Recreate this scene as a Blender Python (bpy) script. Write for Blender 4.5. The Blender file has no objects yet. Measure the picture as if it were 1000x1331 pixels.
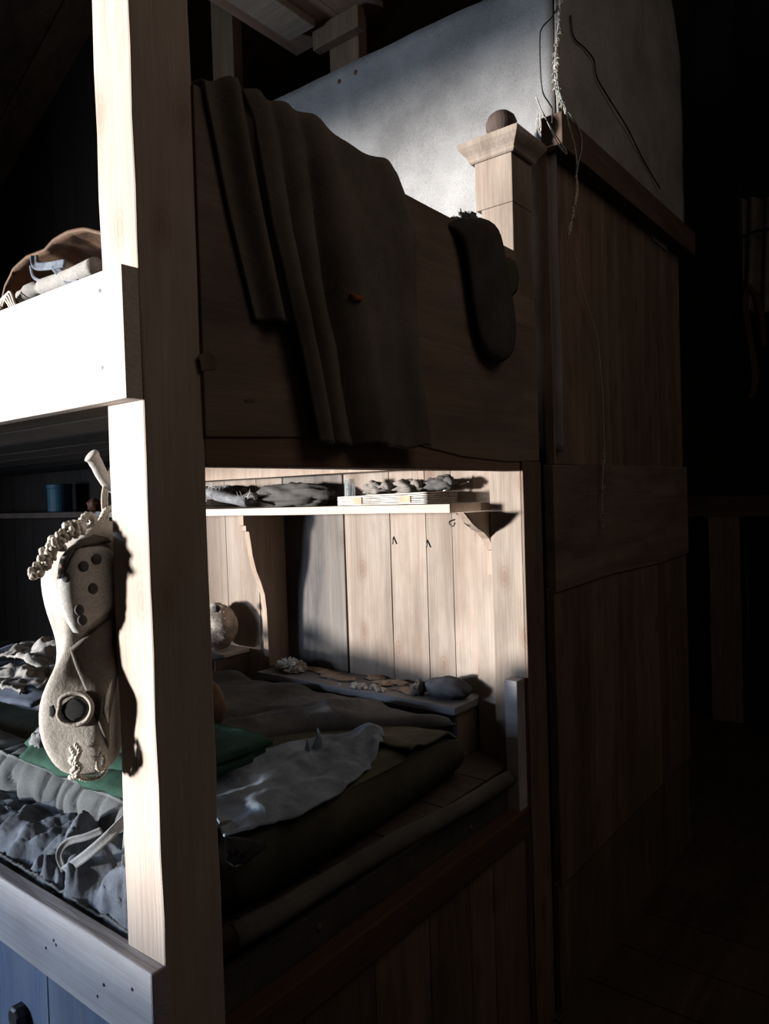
import bpy, math, random
from math import sin, cos, pi, radians, exp, sqrt
from mathutils import Vector, Matrix, noise
random.seed(7)
scene = bpy.context.scene
COL = scene.collection

# ------------------------------------------------------------------ camera
FOC = 955.0
YAW, PIT, ROLL = radians(38.19), radians(-1.26), radians(-1.806)
CAM = Vector((-0.587, -0.872, 1.40))
FW = Vector((cos(YAW)*cos(PIT), sin(YAW)*cos(PIT), sin(PIT)))
R0 = Vector((sin(YAW), -cos(YAW), 0)); U0 = R0.cross(FW)
RT = cos(ROLL)*R0 + sin(ROLL)*U0
UP = -sin(ROLL)*R0 + cos(ROLL)*U0
cd = bpy.data.cameras.new('camera'); cam = bpy.data.objects.new('camera', cd); COL.objects.link(cam)
cd.sensor_fit = 'HORIZONTAL'; cd.sensor_width = 36.0; cd.lens = 36.0*FOC/1000.0; cd.clip_start = 0.02
cam.matrix_world = Matrix(((RT.x, UP.x, -FW.x, CAM.x), (RT.y, UP.y, -FW.y, CAM.y), (RT.z, UP.z, -FW.z, CAM.z), (0, 0, 0, 1)))
scene.camera = cam
scene.view_settings.view_transform = 'Standard'; scene.view_settings.look = 'None'
scene.view_settings.gamma = 1.0; scene.view_settings.use_curve_mapping = False
scene.view_settings.exposure = 0.0

# ------------------------------------------------------------------ light: low sun through the gable window, pale sky in it, dim room
world = bpy.data.worlds.new('world'); scene.world = world; world.use_nodes = True
bg = world.node_tree.nodes['Background']; bg.inputs[0].default_value = (1.0, 0.80, 0.66, 1); bg.inputs[1].default_value = 0.020
sd = bpy.data.lights.new('low_sun', 'SUN'); sun = bpy.data.objects.new('low_sun', sd); COL.objects.link(sun)
sd.energy = 11.0; sd.angle = radians(5.0); sd.color = (1.0, 0.955, 0.91)
sun.location = (-6, 4.2, 2); sun.rotation_euler = Vector((1.0, -0.80, -0.022)).to_track_quat('-Z', 'Y').to_euler()
WX = -2.4; WY0, WY1, WZ0, WZ1 = 1.75, 4.25, 0.875, 2.56
kd = bpy.data.lights.new('window_sky', 'AREA'); sky = bpy.data.objects.new('window_sky', kd); COL.objects.link(sky)
kd.shape = 'RECTANGLE'; kd.size = 0.95; kd.size_y = 0.75; kd.spread = radians(95); kd.energy = 44; kd.color = (0.62, 0.78, 1.0)
sky.location = (WX-0.30, 3.25, WZ0+0.45); sky.rotation_euler = Vector((1, -1.12, -0.12)).to_track_quat('-Z', 'Y').to_euler()

fd = bpy.data.lights.new('ambient_fill', 'AREA'); fill = bpy.data.objects.new('ambient_fill', fd); COL.objects.link(fill)  # added warm fill lamp for the dim side; no opening stands there
fd.shape = 'SQUARE'; fd.size = 1.2; fd.energy = 3.6; fd.color = (1.0, 0.80, 0.66)
fill.location = (0.7, -1.6, 2.95); fill.rotation_euler = Vector((0.0, 1.6, -1.0)).to_track_quat('-Z', 'Y').to_euler()

def at(x, y, axis, v):
    """the world point seen at photograph pixel (x, y) on the plane axis = v"""
    d = FW + RT*((x-500)/FOC) - UP*((y-665.5)/FOC)
    i = 'XYZ'.index(axis)
    return CAM + d*((v-CAM[i])/d[i])

# ------------------------------------------------------------------ materials
def nm(name):
    m = bpy.data.materials.new(name); m.use_nodes = True
    nt = m.node_tree; b = nt.nodes['Principled BSDF']
    return m, nt, b
def nd(nt, t, **kw):
    n = nt.nodes.new(t)
    for k, v in kw.items(): setattr(n, k, v)
    return n
def ramp(nt, src, stops):
    r = nd(nt, 'ShaderNodeValToRGB'); e = r.color_ramp.elements
    while len(e) < len(stops): e.new(0.5)
    for i, (p, c) in enumerate(stops):
        e[i].position = p; e[i].color = (c, c, c, 1) if not isinstance(c, tuple) else (*c, 1)
    nt.links.new(src, r.inputs[0]); return r.outputs[0]
def mix(nt, fac, a, b, mode='MIX'):
    m = nd(nt, 'ShaderNodeMix', data_type='RGBA', blend_type=mode)
    for s, v in ((0, fac), (6, a), (7, b)):
        if hasattr(v, 'is_output'): nt.links.new(v, m.inputs[s])
        else: m.inputs[s].default_value = (*v, 1) if isinstance(v, tuple) else v
    return m.outputs[2]
def noisen(nt, vec, scale, det=4, rough=0.6, dist=0.0):
    n = nd(nt, 'ShaderNodeTexNoise'); n.inputs['Scale'].default_value = scale; n.inputs['Detail'].default_value = det
    n.inputs['Roughness'].default_value = rough; n.inputs['Distortion'].default_value = dist
    nt.links.new(vec, n.inputs['Vector']); return n.outputs[0]
def mapped(nt, sc):
    t = nd(nt, 'ShaderNodeTexCoord'); m = nd(nt, 'ShaderNodeMapping'); m.inputs['Scale'].default_value = sc
    nt.links.new(t.outputs['Object'], m.inputs['Vector']); return m.outputs[0]

def wood(name, light, dark, axis='Z', stain=None, stain_amt=0.0, knots=0.0, rough=0.8, grain=1.0):
    m, nt, b = nm(name)
    ai = 'XYZ'.index(axis)
    def sc(a, c): v = [c, c, c]; v[ai] = a; return v
    g1 = noisen(nt, mapped(nt, sc(0.9, 13)), 1.0, 5, 0.6, 1.2)
    g2 = noisen(nt, mapped(nt, sc(5, 150)), 1.0, 3, 0.6)
    g3 = noisen(nt, mapped(nt, sc(2.2, 4.5)), 1.0, 4, 0.6)
    c = mix(nt, ramp(nt, g1, [(0.30, 0.0), (0.72, 1.0)]), dark, light)
    c = mix(nt, 0.30*grain, c, ramp(nt, g2, [(0.30, 0.45), (0.62, 1.0)]), 'MULTIPLY')
    c = mix(nt, 0.5, c, ramp(nt, g3, [(0.34, (0.72, 0.62, 0.55)), (0.62, (1.0, 1.0, 1.0))]), 'MULTIPLY')
    if knots:
        v = nd(nt, 'ShaderNodeTexVoronoi', voronoi_dimensions='2D'); v.inputs['Scale'].default_value = 1.0; v.inputs['Randomness'].default_value = 1.0
        sp = nd(nt, 'ShaderNodeSeparateXYZ'); nt.links.new(mapped(nt, sc(3.6, 7.0)), sp.inputs[0])
        o1, o2 = [k for k in range(3) if k != ai]; ad = nd(nt, 'ShaderNodeMath', operation='ADD'); nt.links.new(sp.outputs[o1], ad.inputs[0]); nt.links.new(sp.outputs[o2], ad.inputs[1])
        cb = nd(nt, 'ShaderNodeCombineXYZ'); nt.links.new(sp.outputs[ai], cb.inputs[0]); nt.links.new(ad.outputs[0], cb.inputs[1]); nt.links.new(cb.outputs[0], v.inputs['Vector'])
        k = ramp(nt, v.outputs[0], [(0.0, 0.9), (0.05, 1.0), (0.065, 0.45), (0.09, 0.8), (0.11, 0.35), (0.2, 0.0)])
        kf = nd(nt, 'ShaderNodeMath', operation='MULTIPLY'); nt.links.new(k, kf.inputs[0]); kf.inputs[1].default_value = knots
        c = mix(nt, kf.outputs[0], c, (dark[0]*0.62, dark[1]*0.45, dark[2]*0.36))
    if stain:
        s = noisen(nt, mapped(nt, sc(1.8, 5.0)), 1.0, 5, 0.65)
        f = nd(nt, 'ShaderNodeMath', operation='MULTIPLY'); f.inputs[1].default_value = stain_amt
        nt.links.new(ramp(nt, s, [(0.46, 0.0), (0.68, 1.0)]), f.inputs[0])
        c = mix(nt, f.outputs[0], c, stain)
    a = nd(nt, 'ShaderNodeAttribute', attribute_name='tone')
    c = mix(nt, 1.0, c, a.outputs['Color'], 'MULTIPLY')
    nt.links.new(c, b.inputs['Base Color'])
    b.inputs['Roughness'].default_value = rough; b.inputs['Specular IOR Level'].default_value = 0.25
    bp = nd(nt, 'ShaderNodeBump'); bp.inputs['Strength'].default_value = 0.35; bp.inputs['Distance'].default_value = 0.004
    nt.links.new(g2, bp.inputs['Height']); nt.links.new(bp.outputs[0], b.inputs['Normal'])
    return m

def cloth(name, col, col2, weave=500, blotch=9, rough=0.95, bump=0.4, speck=None):
    m, nt, b = nm(name)
    v = mapped(nt, (1, 1, 1))
    c = mix(nt, ramp(nt, noisen(nt, v, blotch, 6, 0.65), [(0.35, 0.0), (0.68, 1.0)]), col, col2)
    w = noisen(nt, v, weave, 2, 0.5)
    c = mix(nt, 0.5, c, ramp(nt, w, [(0.3, 0.45), (0.65, 1.0)]), 'MULTIPLY')
    if speck:
        c = mix(nt, ramp(nt, noisen(nt, v, 120, 3, 0.7), [(0.66, 0.0), (0.72, 0.8)]), c, speck)
    a = nd(nt, 'ShaderNodeAttribute', attribute_name='tone')
    c = mix(nt, 1.0, c, a.outputs['Color'], 'MULTIPLY')
    nt.links.new(c, b.inputs['Base Color']); b.inputs['Roughness'].default_value = rough
    b.inputs['Specular IOR Level'].default_value = 0.12
    bp = nd(nt, 'ShaderNodeBump'); bp.inputs['Strength'].default_value = bump; bp.inputs['Distance'].default_value = 0.003
    h = noisen(nt, v, 60, 5, 0.7); nt.links.new(h, bp.inputs['Height']); nt.links.new(bp.outputs[0], b.inputs['Normal'])
    return m

def plain(name, col, rough=0.6, metal=0.0, trans=0.0):
    m, nt, b = nm(name)
    v = mapped(nt, (1, 1, 1))
    c = mix(nt, ramp(nt, noisen(nt, v, 40, 4), [(0.3, 0.0), (0.7, 1.0)]), tuple(x*0.75 for x in col), col)
    nt.links.new(c, b.inputs['Base Color']); b.inputs['Roughness'].default_value = rough; b.inputs['Metallic'].default_value = metal
    b.inputs['Transmission Weight'].default_value = trans
    return m

M = {}
M['pale'] = wood('pale_pine', (0.74, 0.68, 0.61), (0.60, 0.52, 0.45), 'Z', (0.40, 0.36, 0.32), 0.35, 0.25)
M['post'] = wood('post_pine', (0.55, 0.485, 0.43), (0.43, 0.355, 0.30), 'Z', (0.30, 0.235, 0.19), 0.45, 0.45, grain=0.7)
M['plank'] = wood('plank_pine', (0.78, 0.73, 0.68), (0.66, 0.60, 0.55), 'Y', None, 0, 0.3)
M['rail'] = wood('painted_rail', (0.60, 0.59, 0.60), (0.42, 0.40, 0.42), 'Y', (0.28, 0.26, 0.28), 0.5, 0.25)
M['blue'] = wood('blue_board', (0.15, 0.20, 0.31), (0.08, 0.105, 0.18), 'Z', (0.25, 0.265, 0.31), 0.5)
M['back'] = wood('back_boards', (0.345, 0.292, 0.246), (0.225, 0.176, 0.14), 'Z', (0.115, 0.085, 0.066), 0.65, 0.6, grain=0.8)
M['darky2'] = wood('brown_upright', (0.20, 0.135, 0.085), (0.12, 0.08, 0.052), 'Z', (0.06, 0.045, 0.035), 0.6)  # uprights out of the sun: their dimness is put into this brown
M['slat'] = wood('slat_wood', (0.30, 0.26, 0.22), (0.20, 0.165, 0.14), 'Y', (0.10, 0.085, 0.075), 0.5)
M['backgrey'] = wood('stained_board', (0.29, 0.255, 0.225), (0.14, 0.128, 0.12), 'Z', (0.045, 0.046, 0.06), 0.9, 0.4)
M['shelf'] = wood('shelf_pine', (0.60, 0.535, 0.47), (0.48, 0.41, 0.35), 'Y', None, 0, 0.2)
M['bracket'] = wood('bracket_pine', (0.40, 0.32, 0.255), (0.28, 0.21, 0.16), 'Z', None, 0, 0.2)
M['darkx'] = wood('dark_board_x', (0.34, 0.225, 0.165), (0.19, 0.125, 0.095), 'X', (0.10, 0.07, 0.06), 0.5)
M['panel'] = wood('dark_panel', (0.30, 0.225, 0.18), (0.17, 0.13, 0.108), 'X', (0.09, 0.075, 0.07), 0.75, 0.0, 0.75, 0.5)
M['darkz'] = wood('dark_board_z', (0.30, 0.21, 0.155), (0.15, 0.11, 0.085), 'Z', (0.09, 0.075, 0.065), 0.6, 0.5)
M['darky'] = wood('dark_board_y', (0.14, 0.11, 0.09), (0.08, 0.065, 0.055), 'Y', (0.05, 0.045, 0.04), 0.5)
M['roof'] = wood('roof_board', (0.17, 0.13, 0.10), (0.09, 0.068, 0.054), 'Y', (0.04, 0.032, 0.028), 0.6)
M['ledge'] = wood('ledge_board', (0.26, 0.265, 0.29), (0.12, 0.125, 0.14), 'Y', (0.42, 0.43, 0.45), 0.35)
M['toprail'] = wood('shade_dark_wood', (0.13, 0.09, 0.07), (0.07, 0.05, 0.04), 'X')  # dark wood standing in for shade on the cubicle rail and shelf end
M['floor'] = wood('floor_board', (0.14, 0.10, 0.075), (0.07, 0.05, 0.04), 'X', (0.04, 0.03, 0.025), 0.5)
M['redrail'] = wood('red_brown_rail', (0.15, 0.075, 0.05), (0.08, 0.045, 0.034), 'X', (0.06, 0.045, 0.04), 0.6)
M['ball'] = wood('dark_turned_wood', (0.12, 0.085, 0.07), (0.06, 0.045, 0.04), 'Z')
M['canvas'] = cloth('grey_canvas', (0.36, 0.355, 0.35), (0.225, 0.22, 0.217), 330, 5, bump=0.25, speck=(0.09, 0.085, 0.085))
M['blanket'] = cloth('dark_wool', (0.20, 0.175, 0.15), (0.13, 0.115, 0.10), 420, 7)
M['glove'] = cloth('glove_wool', (0.24, 0.21, 0.19), (0.13, 0.115, 0.105), 420, 12)
M['hemdark'] = cloth('dark_hem', (0.15, 0.145, 0.135), (0.09, 0.088, 0.085), 420, 7)
M['sock'] = cloth('black_wool', (0.10, 0.092, 0.085), (0.06, 0.056, 0.053), 500, 12)
M['olive'] = cloth('olive_canvas', (0.115, 0.115, 0.085), (0.06, 0.06, 0.05), 500, 6)
M['bag'] = cloth('grey_brown_cotton', (0.145, 0.155, 0.17), (0.055, 0.057, 0.062), 420, 6)
M['quilt'] = cloth('quilted_grey', (0.17, 0.18, 0.18), (0.085, 0.09, 0.092), 420, 8)
M['greycloth'] = cloth('blue_grey_linen', (0.38, 0.47, 0.58), (0.16, 0.205, 0.27), 400, 10)
M['garment'] = cloth('worn_garment', (0.22, 0.245, 0.285), (0.075, 0.085, 0.105), 420, 14)
M['tie'] = cloth('pale_tape', (0.36, 0.37, 0.38), (0.24, 0.25, 0.26), 420, 14)
M['white'] = cloth('off_white_cloth', (0.36, 0.34, 0.315), (0.22, 0.205, 0.19), 380, 10)
M['boot'] = cloth('boot_canvas', (0.50, 0.46, 0.41), (0.30, 0.27, 0.235), 420, 10, bump=0.6)
M['bootdark'] = cloth('boot_shade_and_lining', (0.15, 0.13, 0.115), (0.09, 0.08, 0.07), 420, 10)
M['sole'] = cloth('pale_sole', (0.46, 0.44, 0.41), (0.36, 0.34, 0.32), 300, 14, bump=0.25)
M['hole'] = plain('dark_hole', (0.012, 0.012, 0.012), 0.95)
M['spot'] = plain('dark_spot', (0.05, 0.047, 0.045), 0.9)
M['cord'] = cloth('pale_cord', (0.62, 0.58, 0.51), (0.46, 0.42, 0.36), 700, 40)
M['bluecord'] = cloth('bluish_cord', (0.42, 0.53, 0.54), (0.34, 0.42, 0.43), 700, 40)
M['wire'] = plain('dark_wire', (0.05, 0.045, 0.04), 0.5, 0.6)
M['green'] = cloth('green_cloth', (0.035, 0.085, 0.06), (0.018, 0.045, 0.033), 450, 12)
M['leather'] = cloth('brown_leather', (0.17, 0.10, 0.062), (0.085, 0.055, 0.04), 200, 9, 0.6)
M['fur'] = cloth('grey_fur', (0.44, 0.38, 0.33), (0.20, 0.17, 0.15), 260, 22, bump=0.9)
M['darkfur'] = cloth('dark_fur', (0.24, 0.24, 0.25), (0.09, 0.09, 0.095), 260, 25, bump=0.9)
M['navyc'] = cloth('dark_blue_grey_wool', (0.055, 0.057, 0.068), (0.032, 0.035, 0.042), 500, 14)
M['hair'] = cloth('pale_hair', (0.62, 0.60, 0.56), (0.5, 0.48, 0.45), 300, 20)
M['paper'] = cloth('old_paper', (0.60, 0.57, 0.53), (0.38, 0.34, 0.30), 90, 12, 0.8, 0.1)
M['rust'] = plain('rust_patch', (0.36, 0.11, 0.04), 0.9)
M['rustpaper'] = plain('rust_stain', (0.45, 0.31, 0.21), 0.9)
M['iron'] = plain('iron', (0.07, 0.065, 0.065), 0.5, 0.7)
M['glass'] = plain('clear_glass', (0.92, 0.96, 0.97), 0.05, 0, 0.85)
M['tin'] = plain('blue_tin', (0.012, 0.085, 0.13), 0.6)
M['orange'] = plain('orange_wrapper', (0.25, 0.08, 0.04), 0.6)
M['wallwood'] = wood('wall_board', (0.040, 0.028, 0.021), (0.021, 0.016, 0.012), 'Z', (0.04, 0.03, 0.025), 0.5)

# ------------------------------------------------------------------ builders
class MB:
    def __init__(s): s.v = []; s.f = []; s.t = []
    def add(s, vs, fs, tone=1.0):
        n = len(s.v); s.v += [Vector(v) for v in vs]; s.f += [[i+n for i in f] for f in fs]; s.t += [tone]*len(fs); return s
    def box(s, x0, x1, y0, y1, z0, z1, tone=1.0, seg=6, jit=0.0008):
        L = [x1-x0, y1-y0, z1-z0]; a = L.index(max(L)); b, c = [i for i in range(3) if i != a]
        lo = (x0, y0, z0); hi = (x1, y1, z1); vs = []
        for k in range(seg+1):
            t = lo[a] + L[a]*k/seg
            for (p, q) in ((0, 0), (1, 0), (1, 1), (0, 1)):
                co = [0, 0, 0]; co[a] = t; co[b] = hi[b] if p else lo[b]; co[c] = hi[c] if q else lo[c]
                if 0 < k < seg: co[b] += random.uniform(-jit, jit); co[c] += random.uniform(-jit, jit)
                vs.append(co)
        fs = [[0, 3, 2, 1], [4*seg+i for i in range(4)]]
        for k in range(seg):
            for i in range(4):
                j = (i+1) % 4; fs.append([4*k+i, 4*k+j, 4*k+4+j, 4*k+4+i])
        if a == 1: fs = [f[::-1] for f in fs]
        return s.add(vs, fs, tone)
    def prism(s, pts, fn, h0, h1, tone=1.0):
        """outline pts extruded between h0 and h1; fn(u, v, h) places a point"""
        n = len(pts); vs = [fn(u, v, h0) for u, v in pts] + [fn(u, v, h1) for u, v in pts]
        fs = [list(range(n))[::-1], [n+i for i in range(n)]] + [[i, (i+1) % n, n+(i+1) % n, n+i] for i in range(n)]
        return s.add(vs, fs, tone)
    def tube(s, pts, r, sides=8, tone=1.0):
        pts = [Vector(p) for p in pts]; n = len(pts); rr = r if isinstance(r, (list, tuple)) else [r]*n
        vs = []; prev = None
        for i, p in enumerate(pts):
            d = (pts[min(i+1, n-1)] - pts[max(i-1, 0)])
            d = d.normalized() if d.length > 1e-9 else Vector((0, 0, 1))
            if prev is None:
                a = d.orthogonal().normalized()
            else:
                a = prev - d*prev.dot(d); a = a.normalized() if a.length > 1e-6 else d.orthogonal().normalized()
            prev = a; b = d.cross(a)
            for k in range(sides):
                t = 2*pi*k/sides; vs.append(p + (a*cos(t)+b*sin(t))*rr[i])
        fs = [list(range(sides))[::-1], [(n-1)*sides+k for k in range(sides)]]
        for i in range(n-1):
            for k in range(sides):
                j = (k+1) % sides; fs.append([i*sides+k, i*sides+j, (i+1)*sides+j, (i+1)*sides+k])
        return s.add(vs, fs, tone)
    def loft(s, rings, tone=1.0):
        m = len(rings[0]); vs = [p for r in rings for p in r]; n = len(rings)
        fs = [list(range(m))[::-1], [(n-1)*m+k for k in range(m)]]
        for i in range(n-1):
            for k in range(m):
                j = (k+1) % m; fs.append([i*m+k, i*m+j, (i+1)*m+j, (i+1)*m+k])
        return s.add(vs, fs, tone)
    def sheet(s, fn, nu, nv, th, tone=1.0):
        """a cloth with thickness th; fn(u, v) with u, v in 0..1"""
        P = [[Vector(fn(i/nu, j/nv)) for j in range(nv+1)] for i in range(nu+1)]
        vs = []; W = nv+1
        N = []
        for i in range(nu+1):
            for j in range(nv+1):
                du = P[min(i+1, nu)][j]-P[max(i-1, 0)][j]; dv = P[i][min(j+1, nv)]-P[i][max(j-1, 0)]
                n = du.cross(dv); n = n.normalized() if n.length > 1e-12 else Vector((0, 0, 1)); N.append(n)
        k = 0
        for i in range(nu+1):
            for j in range(nv+1): vs.append(P[i][j]+N[k]*th*0.5); k += 1
        k = 0
        for i in range(nu+1):
            for j in range(nv+1): vs.append(P[i][j]-N[k]*th*0.5); k += 1
        o = (nu+1)*W; fs = []
        for i in range(nu):
            for j in range(nv):
                a, b, c, d = i*W+j, (i+1)*W+j, (i+1)*W+j+1, i*W+j+1
                fs += [[a, b, c, d], [o+d, o+c, o+b, o+a]]
        for i in range(nu):
            fs += [[i*W, o+i*W, o+(i+1)*W, (i+1)*W], [i*W+nv, (i+1)*W+nv, o+(i+1)*W+nv, o+i*W+nv]]
        for j in range(nv):
            fs += [[j, j+1, o+j+1, o+j], [nu*W+j, o+nu*W+j, o+nu*W+j+1, nu*W+j+1]]
        return s.add(vs, fs, tone)
    def blob(s, c, rx, ry, rz, amp=0.15, freq=3.0, nu=24, nv=14, tone=1.0, seed=0.0, flat=None):
        c = Vector(c); vs = []; fs = []
        for j in range(nv+1):
            th = pi*j/nv
            for i in range(nu):
                ph = 2*pi*i/nu; d = Vector((sin(th)*cos(ph), sin(th)*sin(ph), cos(th)))
                k = 1+amp*noise.fractal(d*freq+Vector((seed, seed*2, seed*3)), 1.0, 2.0, 3)
                p = Vector((d.x*rx*k, d.y*ry*k, d.z*rz*k))
                if flat is not None and p.z < -rz*flat: p.z = -rz*flat
                vs.append(c+p)
        for j in range(nv):
            for i in range(nu):
                k = (i+1) % nu; fs.append([j*nu+i, (j+1)*nu+i, (j+1)*nu+k, j*nu+k])
        return s.add(vs, fs, tone)
    def puffy(s, pts, fn, thick, rings=6, center=None, tone=1.0, power=0.5):
        """a cushion-like body over a star-shaped outline; fn(u, v, h) places a point"""
        n = len(pts); cx, cy = center or (sum(p[0] for p in pts)/n, sum(p[1] for p in pts)/n); vs = []; fs = []
        for sgn in (1, -1):
            for r in range(rings+1):
                t = 1-r/rings; h = thick*0.5*(1-t**2)**power*sgn
                if r == 0 and sgn < 0: continue
                for (x, y) in pts: vs.append(fn(cx+(x-cx)*t, cy+(y-cy)*t, h))
        for r in range(rings):
            for i in range(n):
                j = (i+1) % n; fs.append([r*n+i, r*n+j, (r+1)*n+j, (r+1)*n+i])
        o = (rings+1)*n
        for r in range(rings):
            for i in range(n):
                j = (i+1) % n
                a0, a1 = (i, j) if r == 0 else (o+(r-1)*n+i, o+(r-1)*n+j)
                fs.append([a1, a0, o+r*n+i, o+r*n+j])
        return s.add(vs, fs, tone)
    def rope(s, pts, r, strands=2, turns=40, sides=6, tone=1.0):
        P = resample(pts, max(24, int(turns*5))); n = len(P)
        for k in range(strands):
            q = []
            for i, p in enumerate(P):
                d = (P[min(i+1, n-1)]-P[max(i-1, 0)]).normalized(); a = d.cross(Vector((0.31, 0.87, 0.38))).normalized(); b = d.cross(a)
                t = 2*pi*(turns*i/n + k/strands); q.append(p+(a*cos(t)+b*sin(t))*r*0.55)
            s.tube(q, r*0.58, sides, tone)
        return s
    def build(s, name, mat, parent=None, smooth=False, bevel=0.0, sub=0):
        off = parent.location.copy() if parent is not None else Vector((0, 0, 0))
        pp = parent
        while pp is not None and pp.parent is not None:
            pp = pp.parent; off += pp.location
        if parent is None and s.v:
            zs = min(v.z for v in s.v); xs = [v.x for v in s.v]; ys = [v.y for v in s.v]
            off = Vector(((min(xs)+max(xs))/2, (min(ys)+max(ys))/2, zs))
        me = bpy.data.meshes.new(name); me.from_pydata([v-off for v in s.v], [], s.f); me.update()
        a = me.attributes.new('tone', 'FLOAT', 'FACE'); a.data.foreach_set('value', s.t)
        me.materials.append(mat)
        if smooth: me.polygons.foreach_set('use_smooth', [True]*len(me.polygons))
        o = bpy.data.objects.new(name, me); COL.objects.link(o)
        if parent is not None: o.parent = parent
        else: o.location = off
        if bevel:
            b = o.modifiers.new('bevel', 'BEVEL'); b.width = bevel; b.segments = 2; b.limit_method = 'ANGLE'
        if sub:
            b = o.modifiers.new('subdivision', 'SUBSURF'); b.levels = sub; b.render_levels = sub
        return o

def resample(pts, n):
    pts = [Vector(p) for p in pts]
    m = len(pts); out = []
    for i in range(n):
        t = (m-1)*i/(n-1); k = min(int(t), m-2); f = t-k
        p0, p1, p2, p3 = pts[max(k-1, 0)], pts[k], pts[k+1], pts[min(k+2, m-1)]
        out.append(0.5*((2*p1)+(p2-p0)*f+(2*p0-5*p1+4*p2-p3)*f*f+(3*p1-p0-3*p2+p3)*f**3))
    return out
def thing(name, label, cat, loc, group=None):
    o = bpy.data.objects.new(name, None); COL.objects.link(o); o.location = loc; o.empty_display_size = 0.05
    return tag(o, label, cat, group)
def tag(o, label, cat, group=None):
    o['label'] = label; o['category'] = cat
    if group: o['group'] = group
    return o
def struct(o): o['kind'] = 'structure'; return o
def N(x, y=0.0, z=0.0): return noise.noise(Vector((x, y, z)))
def FR(x, y=0.0, z=0.0, o=4): return noise.fractal(Vector((x, y, z)), 1.0, 2.0, o)
def RID(x, y=0.0, z=0.0): return 1-abs(N(x, y, z))*2
def bump(x, c, w): return exp(-((x-c)/w)**2)
def sstep(a, b, x):
    t = min(1, max(0, (x-a)/(b-a))); return t*t*(3-2*t)
def lerp(a, b, t): return a+(b-a)*t
def curve(tab, x):
    """piecewise-linear table lookup"""
    if x <= tab[0][0]: return tab[0][1]
    for (a, p), (b, q) in zip(tab, tab[1:]):
        if x <= b: return p+(q-p)*(x-a)/(b-a)
    return tab[-1][1]

# ================================================================== the room
rz = lambda y: 4.55-0.48*y                         # roof height above y
m = MB()
for k in range(32): m.box(-2.4+k*0.21, -2.4+k*0.21+0.206, -3.0, 4.6, -0.03, 0.0, random.uniform(0.7, 1.0))
struct(m.build('floor', M['floor']))
m = MB()
for k in range(29):
    x0 = -2.42+k*0.235; t = random.uniform(0.55, 1.1); g = 0.228
    vs = [(x, y, rz(y)+h) for h in (0, 0.03) for (x, y) in ((x0, -1.6), (x0+g, -1.6), (x0+g, 4.6), (x0, 4.6))]
    m.add(vs, [[0, 1, 2, 3], [7, 6, 5, 4], [0, 4, 5, 1], [1, 5, 6, 2], [2, 6, 7, 3], [3, 7, 4, 0]], t)
    m.add([(x0+g-0.004, -1.6, rz(-1.6)+0.03), (x0+0.239, -1.6, rz(-1.6)+0.03), (x0+0.239, 4.6, rz(4.6)+0.03), (x0+g-0.004, 4.6, rz(4.6)+0.03)], [[0, 1, 2, 3]], 0.3)
struct(m.build('ceiling', M['roof']))
for k, x0 in enumerate((-0.55, 0.42, 1.75, 2.9, 3.7)):
    m = MB(); vs = [(x, y, rz(y)-h) for h in (0.002, 0.12) for (x, y) in ((x0, -1.6), (x0+0.07, -1.6), (x0+0.07, 4.58), (x0, 4.58))]
    m.add(vs, [[3, 2, 1, 0], [4, 5, 6, 7], [0, 1, 5, 4], [1, 2, 6, 5], [2, 3, 7, 6], [3, 0, 4, 7]], 1.3)
    struct(m.build('trim_%d' % (k+1), M['roof']))
m = MB()
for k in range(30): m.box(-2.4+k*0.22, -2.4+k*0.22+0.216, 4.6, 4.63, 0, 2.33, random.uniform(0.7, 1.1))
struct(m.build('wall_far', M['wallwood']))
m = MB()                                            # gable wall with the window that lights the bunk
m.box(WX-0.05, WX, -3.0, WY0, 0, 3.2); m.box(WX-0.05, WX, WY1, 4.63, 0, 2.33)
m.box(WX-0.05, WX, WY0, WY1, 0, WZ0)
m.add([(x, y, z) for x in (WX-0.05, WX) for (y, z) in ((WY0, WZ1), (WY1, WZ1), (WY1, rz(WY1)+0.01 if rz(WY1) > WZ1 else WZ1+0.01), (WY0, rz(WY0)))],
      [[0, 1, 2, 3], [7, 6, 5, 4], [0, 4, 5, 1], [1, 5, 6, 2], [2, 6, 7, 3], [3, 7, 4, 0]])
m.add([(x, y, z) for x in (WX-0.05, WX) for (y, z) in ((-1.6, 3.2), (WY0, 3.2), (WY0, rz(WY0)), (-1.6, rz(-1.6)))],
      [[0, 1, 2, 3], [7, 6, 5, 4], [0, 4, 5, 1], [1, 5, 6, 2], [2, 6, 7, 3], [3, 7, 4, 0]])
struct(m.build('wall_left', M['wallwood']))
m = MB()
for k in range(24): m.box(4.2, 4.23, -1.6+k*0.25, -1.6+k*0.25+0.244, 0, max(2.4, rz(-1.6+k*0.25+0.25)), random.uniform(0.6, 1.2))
struct(m.build('wall_right', M['wallwood']))
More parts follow.
